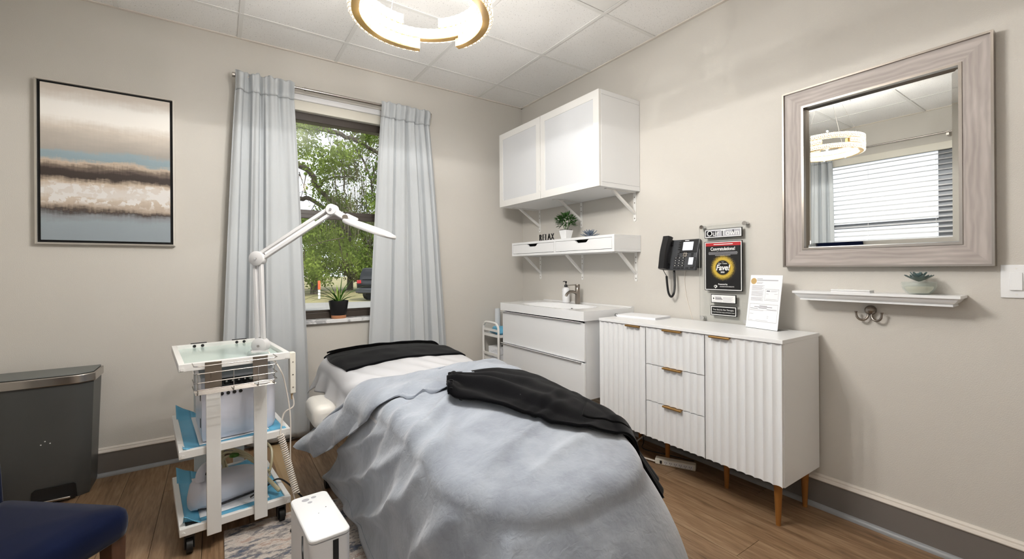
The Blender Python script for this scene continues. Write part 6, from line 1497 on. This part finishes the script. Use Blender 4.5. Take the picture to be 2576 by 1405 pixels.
# ------------------------------------------------------------------ spider plant on the sill
sp_ = thing('spider_plant', 'spider plant in a black pot with a terracotta base on the sill', 'plant', (-1.702, 0.028, 0.8225))
build('saucer', MB().lathe([(0, 0), (0.050, 0), (0.053, 0.004), (0.0535, 0.026), (0, 0.026)], 30), 'terracotta', sp_, smooth=True)
build('pot', MB().lathe([(0, 0.024), (0.0545, 0.024), (0.056, 0.03), (0.0705, 0.128), (0.0705, 0.133), (0.0655, 0.133), (0.063, 0.118), (0, 0.118)], 32), 'black', sp_, smooth=True)
build('soil', MB().lathe([(0, 0.1185), (0.062, 0.1185), (0, 0.1215)], 20), 'soil', sp_)
r5 = random.Random(12)
def strap(L, W, el, az, bend, m, nm='leaf'):
    L *= 1.3; W *= 1.25; S = 10; vs = []; p = np.array((0.012 * math.cos(az), 0.012 * math.sin(az), 0.118)); e = el
    for i in range(S + 1):
        u = i / S; w_ = W * (0.75 + 0.5 * math.sin(PI * min(1, u * 1.1)) * 0.5) * (1 - u ** 3) + 0.0006
        sd_ = np.array((-math.sin(az), math.cos(az), 0)); nrm_ = np.array((-math.cos(az) * math.sin(e), -math.sin(az) * math.sin(e), math.cos(e)))
        vs += [p - sd_ * w_ / 2 + nrm_ * w_ * .25, p.copy(), p + sd_ * w_ / 2 + nrm_ * w_ * .25]
        p = p + (L / S) * np.array((math.cos(az) * math.cos(e), math.sin(az) * math.cos(e), math.sin(e))); e -= bend / S
    return build(nm, MB().add(vs, [(i * 3 + j, i * 3 + 3 + j, i * 3 + 4 + j, i * 3 + j + 1) for i in range(S) for j in range(2)]), m, sp_, smooth=70)
for (L, el, az, bd) in ((0.20, 1.5, 0.3, 0.1), (0.16, 1.35, 3.0, 0.3), (0.17, 1.2, 3.4, 1.0), (0.22, 1.05, 3.2, 1.6), (0.23, 0.8, 3.1, 1.2), (0.21, 0.7, 2.8, 1.5), (0.17, 0.5, 3.5, 0.9), (0.14, 1.1, -0.4, 0.7), (0.20, 0.95, -0.1, 1.0), (0.22, 0.9, 0.2, 1.4), (0.16, 1.2, 0.4, 0.5), (0.15, 1.2, -1.2, 1.2), (0.16, 1.1, -1.8, 1.3), (0.15, 1.0, -2.2, 1.2), (0.13, 1.3, 1.5, 0.8), (0.12, 0.7, -0.7, 0.9), (0.14, 0.8, -2.7, 1.2), (0.11, 0.6, 0.0, 0.6), (0.15, 1.3, -0.9, 0.5), (0.12, 1.2, 2.2, 0.5)):
    strap(L, r5.uniform(0.009, 0.013), el, az, bd, 'leaf' if r5.random() < 0.75 else 'leafpale')

# ------------------------------------------------------------------ outdoors seen through window 1
GZ = -0.20
struct('ground', MB().add([(-60, 0.3, GZ), (70, 0.3, GZ), (70, 90, GZ), (-60, 90, GZ)], [(0, 1, 2, 3)]), 'grass', 'dry lawn outside the window')
f0, f1 = onZ(768, 763, GZ), onZ(935, 758, GZ); dr = (f1 - f0); dr /= np.linalg.norm(dr); nr = np.array((-dr[1], dr[0], 0))
q = [f0 - dr * 40 - nr * 8, f0 + dr * 40 - nr * 8, f0 + dr * 40, f0 - dr * 40]
struct('road', MB().add([(p[0], p[1], GZ + 0.02) for p in q], [(0, 1, 2, 3)]), 'asphalt', 'pale grey road beyond the window')
rt = np.random.default_rng(11)
def leaves(name, parent, clusters, n, size, m):
    C_ = np.array([c[:3] for c in clusters]); Rr = np.array([c[3] for c in clusters]); w = Rr ** 2; w /= w.sum()
    idx = rt.choice(len(clusters), n, p=w); d = rt.normal(size=(n, 3)); d /= np.linalg.norm(d, axis=1)[:, None]
    rad = rt.random(n) ** 0.45; P = C_[idx] + d * (Rr[idx] * rad)[:, None] * np.array((1, 1, 0.8))
    a = rt.normal(size=(n, 3)); a[:, 2] -= 0.5; a /= np.linalg.norm(a, axis=1)[:, None]; b = np.cross(a, rt.normal(size=(n, 3))); b /= np.linalg.norm(b, axis=1)[:, None]
    s = (size * (0.6 + 0.8 * rt.random(n)))[:, None]
    V = np.stack([P, P + a * s * 0.5 + b * s * 0.28, P + a * s, P + a * s * 0.5 - b * s * 0.28], 1).reshape(-1, 3)
    me = bpy.data.meshes.new(name); me.vertices.add(len(V)); me.vertices.foreach_set('co', V.ravel())
    me.loops.add(4 * n); me.loops.foreach_set('vertex_index', np.arange(4 * n)); me.polygons.add(n)
    me.polygons.foreach_set('loop_start', np.arange(0, 4 * n, 4)); me.update(calc_edges=True)
    me.materials.append(M[m]); o = link(name, me, parent); o['kind'] = 'stuff'
    return o
# near oak with dark limbs and hanging moss; its trunk stands left of the window view
t = thing('oak_tree', 'large oak with dark limbs and hanging moss nearest the window', 'tree', (0, 0, 0))
root = dep(520, 700, 12.5); root[2] = GZ
limbs = [[root, root + (0, 0, 1.6), dep(560, 420, 12.0), dep(620, 250, 11.6)], [dep(560, 440, 12), dep(690, 330, 11.4), dep(790, 322, 11.0), dep(870, 345, 10.8), dep(935, 375, 10.6), dep(1010, 440, 10.5)],
         [dep(560, 480, 12), dep(690, 400, 11.3), dep(775, 428, 11), dep(800, 475, 10.9), dep(845, 520, 10.8), dep(880, 590, 10.7)], [dep(570, 520, 12), dep(720, 498, 11.4), dep(790, 505, 11.2), dep(850, 560, 11), dep(905, 640, 10.8)],
         [dep(790, 470, 11), dep(840, 445, 10.9), dep(900, 450, 10.8)], [dep(845, 350, 10.9), dep(862, 420, 10.8), dep(868, 500, 10.7)], [dep(880, 350, 10.8), dep(925, 430, 10.6), dep(945, 520, 10.5)],
         [dep(835, 560, 11), dep(860, 600, 10.9), dep(845, 650, 10.8)], [dep(700, 345, 11.4), dep(760, 290, 11.3), dep(860, 262, 11.1), dep(980, 255, 11)]]
rad = [[0.30, 0.26, 0.22, 0.12], 0.085, 0.095, 0.075, 0.035, 0.03, 0.03, 0.025, 0.05]
for L_, r_ in zip(limbs, rad):
    c_ = catmull(L_, 6); rr_ = np.interp(np.linspace(0, 1, len(c_)), np.linspace(0, 1, 4), r_) if isinstance(r_, list) else np.linspace(r_, r_ * 0.4, len(c_))
    build('limb', MB().tube([tuple(p + rt.normal(size=3) * 0.02) for p in c_], list(rr_), 8), 'bark', t, smooth=True)
tw = MB()
for k in range(170):
    p = np.array(dep(rt.uniform(640, 1050), rt.uniform(260, 640), rt.uniform(9.8, 12))); d_ = rt.normal(size=3) * 0.35; d_[2] -= 0.35
    tw.tube([p, p + d_ * 0.5 + rt.normal(size=3) * 0.05, p + d_], [0.012, 0.008, 0.004], 4, cap=False)
o = build('twigs', tw, 'bark', t, fix=False); o['kind'] = 'stuff'
cl = []
for k in range(150):
    u, v = rt.uniform(560, 1120), rt.uniform(230, 660); keep = rt.random()
    if v < 520 and u < 800 and keep < 0.35: continue
    p = dep(u, v, rt.uniform(9.5, 12.5)); cl.append((p[0], p[1], p[2], rt.uniform(0.22, 0.5)))
leaves('foliage', t, cl, 34000, 0.075, 'foliage')
ms = MB()
for k in range(1600):
    p = np.array(dep(rt.uniform(820, 1080), rt.uniform(330, 560), rt.uniform(9.8, 11))); L_ = rt.uniform(0.15, 0.6); w_ = rt.uniform(0.003, 0.007)
    a = rt.uniform(0, PI); dx, dy = math.cos(a) * w_, math.sin(a) * w_; s_ = rt.normal(size=2) * 0.05
    ms.add([(p[0] - dx, p[1] - dy, p[2]), (p[0] + dx, p[1] + dy, p[2]), (p[0] + dx * .5 + s_[0], p[1] + dy * .5 + s_[1], p[2] - L_), (p[0] - dx * .5 + s_[0], p[1] - dy * .5 + s_[1], p[2] - L_)], [(0, 1, 2, 3)])
o = build('hanging_moss', ms, 'moss', t, fix=False); o['kind'] = 'stuff'
def far_tree(label, u, dpt, h, spread, n, size, m, low=0.9):
    r0 = dep(u, 700, dpt); r0[2] = GZ
    t = thing('leafy_tree', label, 'tree', (float(r0[0]), float(r0[1]), GZ), group='trees beyond the road')
    build('trunk', MB().tube([(0, 0, 0), (0.05, 0.02, h * .3), (0.0, 0.1, h * .7)], [0.22, 0.17, 0.06], 10), 'bark', t, smooth=True)
    cl = [(rt.normal() * spread * 0.5, rt.normal() * spread * 0.4, low + rt.random() * (h - low), rt.uniform(0.5, 1.0)) for _ in range(60)]
    leaves('foliage', t, cl, n, size, m)
far_tree('bright green leafy tree beyond the road left of the potted plant', 790, 25, 4.2, 3.6, 13000, 0.15, 'foliage')
far_tree('olive green leafy tree beyond the road at the centre of the window', 880, 30, 4.8, 4.0, 13000, 0.18, 'foliage2')
far_tree('green leafy tree beyond the road above the parked car', 985, 29, 4.6, 4.0, 13000, 0.17, 'foliage')
far_tree('tall olive tree beyond the road at the left edge of the window', 640, 31, 5.5, 4.5, 11000, 0.2, 'foliage2')
# parked dark SUV seen through the lower right of the window
cpz = onZ(1000, 749, GZ); cang = math.atan2(dr[1], dr[0]) + 0.9
cv = thing('parked_car', 'dark parked SUV at the lower right of the window', 'car', (float(cpz[0]), float(cpz[1]), GZ), cang); cv.scale = (0.9, 0.9, 0.9)
prof = [(-2.2, 0.35), (-2.25, 0.85), (-2.05, 1.0), (-1.95, 1.35), (-1.75, 1.62), (0.3, 1.68), (1.05, 1.08), (2.15, 0.95), (2.3, 0.7), (2.25, 0.35)]
build('body', MB().prism(prof, -0.88, 0.88, 'y'), 'carpaint', cv, bevel=0.05, seg=2)
for s in (-1, 1):
    build('side_window', MB().prism([(-1.7, 1.1), (-1.6, 1.5), (0.15, 1.55), (0.75, 1.1)], s * 0.882 - 0.004, s * 0.882 + 0.004, 'y'), 'black', cv)
    build('tail_light', B(-2.28, -2.2, s * 0.72 - 0.1, s * 0.72 + 0.1, 0.86, 1.02), 'taillight', cv, bevel=0.01)
    for xx in (-1.4, 1.4):
        wv_ = build('wheel', MB().cyl((xx, s * 0.90, 0.34), (xx, s * 0.70, 0.34), 0.34, n=26), 'rubber', cv, smooth=True); build('hubcap', MB().cyl((xx, s * 0.905, 0.34), (xx, s * 0.90, 0.34), 0.2, n=20), 'steel', wv_)
build('rear_window', MB().add([(-2.06, -0.7, 1.06), (-2.06, 0.7, 1.06), (-1.83, 0.62, 1.55), (-1.83, -0.62, 1.55)], [(0, 1, 2, 3)]), 'black', cv)
build('bumper', B(-2.34, -2.2, -0.86, 0.86, 0.38, 0.62), 'charcoal', cv, bevel=0.04)
mk = onZ(803, 751, GZ)
t = thing('marker_post', 'orange and white marker post on the lawn beyond the road', 'marker post', (float(mk[0]), float(mk[1]), GZ))
build('post', MB().lathe([(0, 0), (0.055, 0), (0.055, 0.45), (0, 0.45)], 14), 'printwhite', t); build('orange_sleeve', MB().lathe([(0, 0.45), (0.06, 0.45), (0.06, 0.85), (0.05, 0.87), (0, 0.87)], 14), 'orange', t, smooth=True)
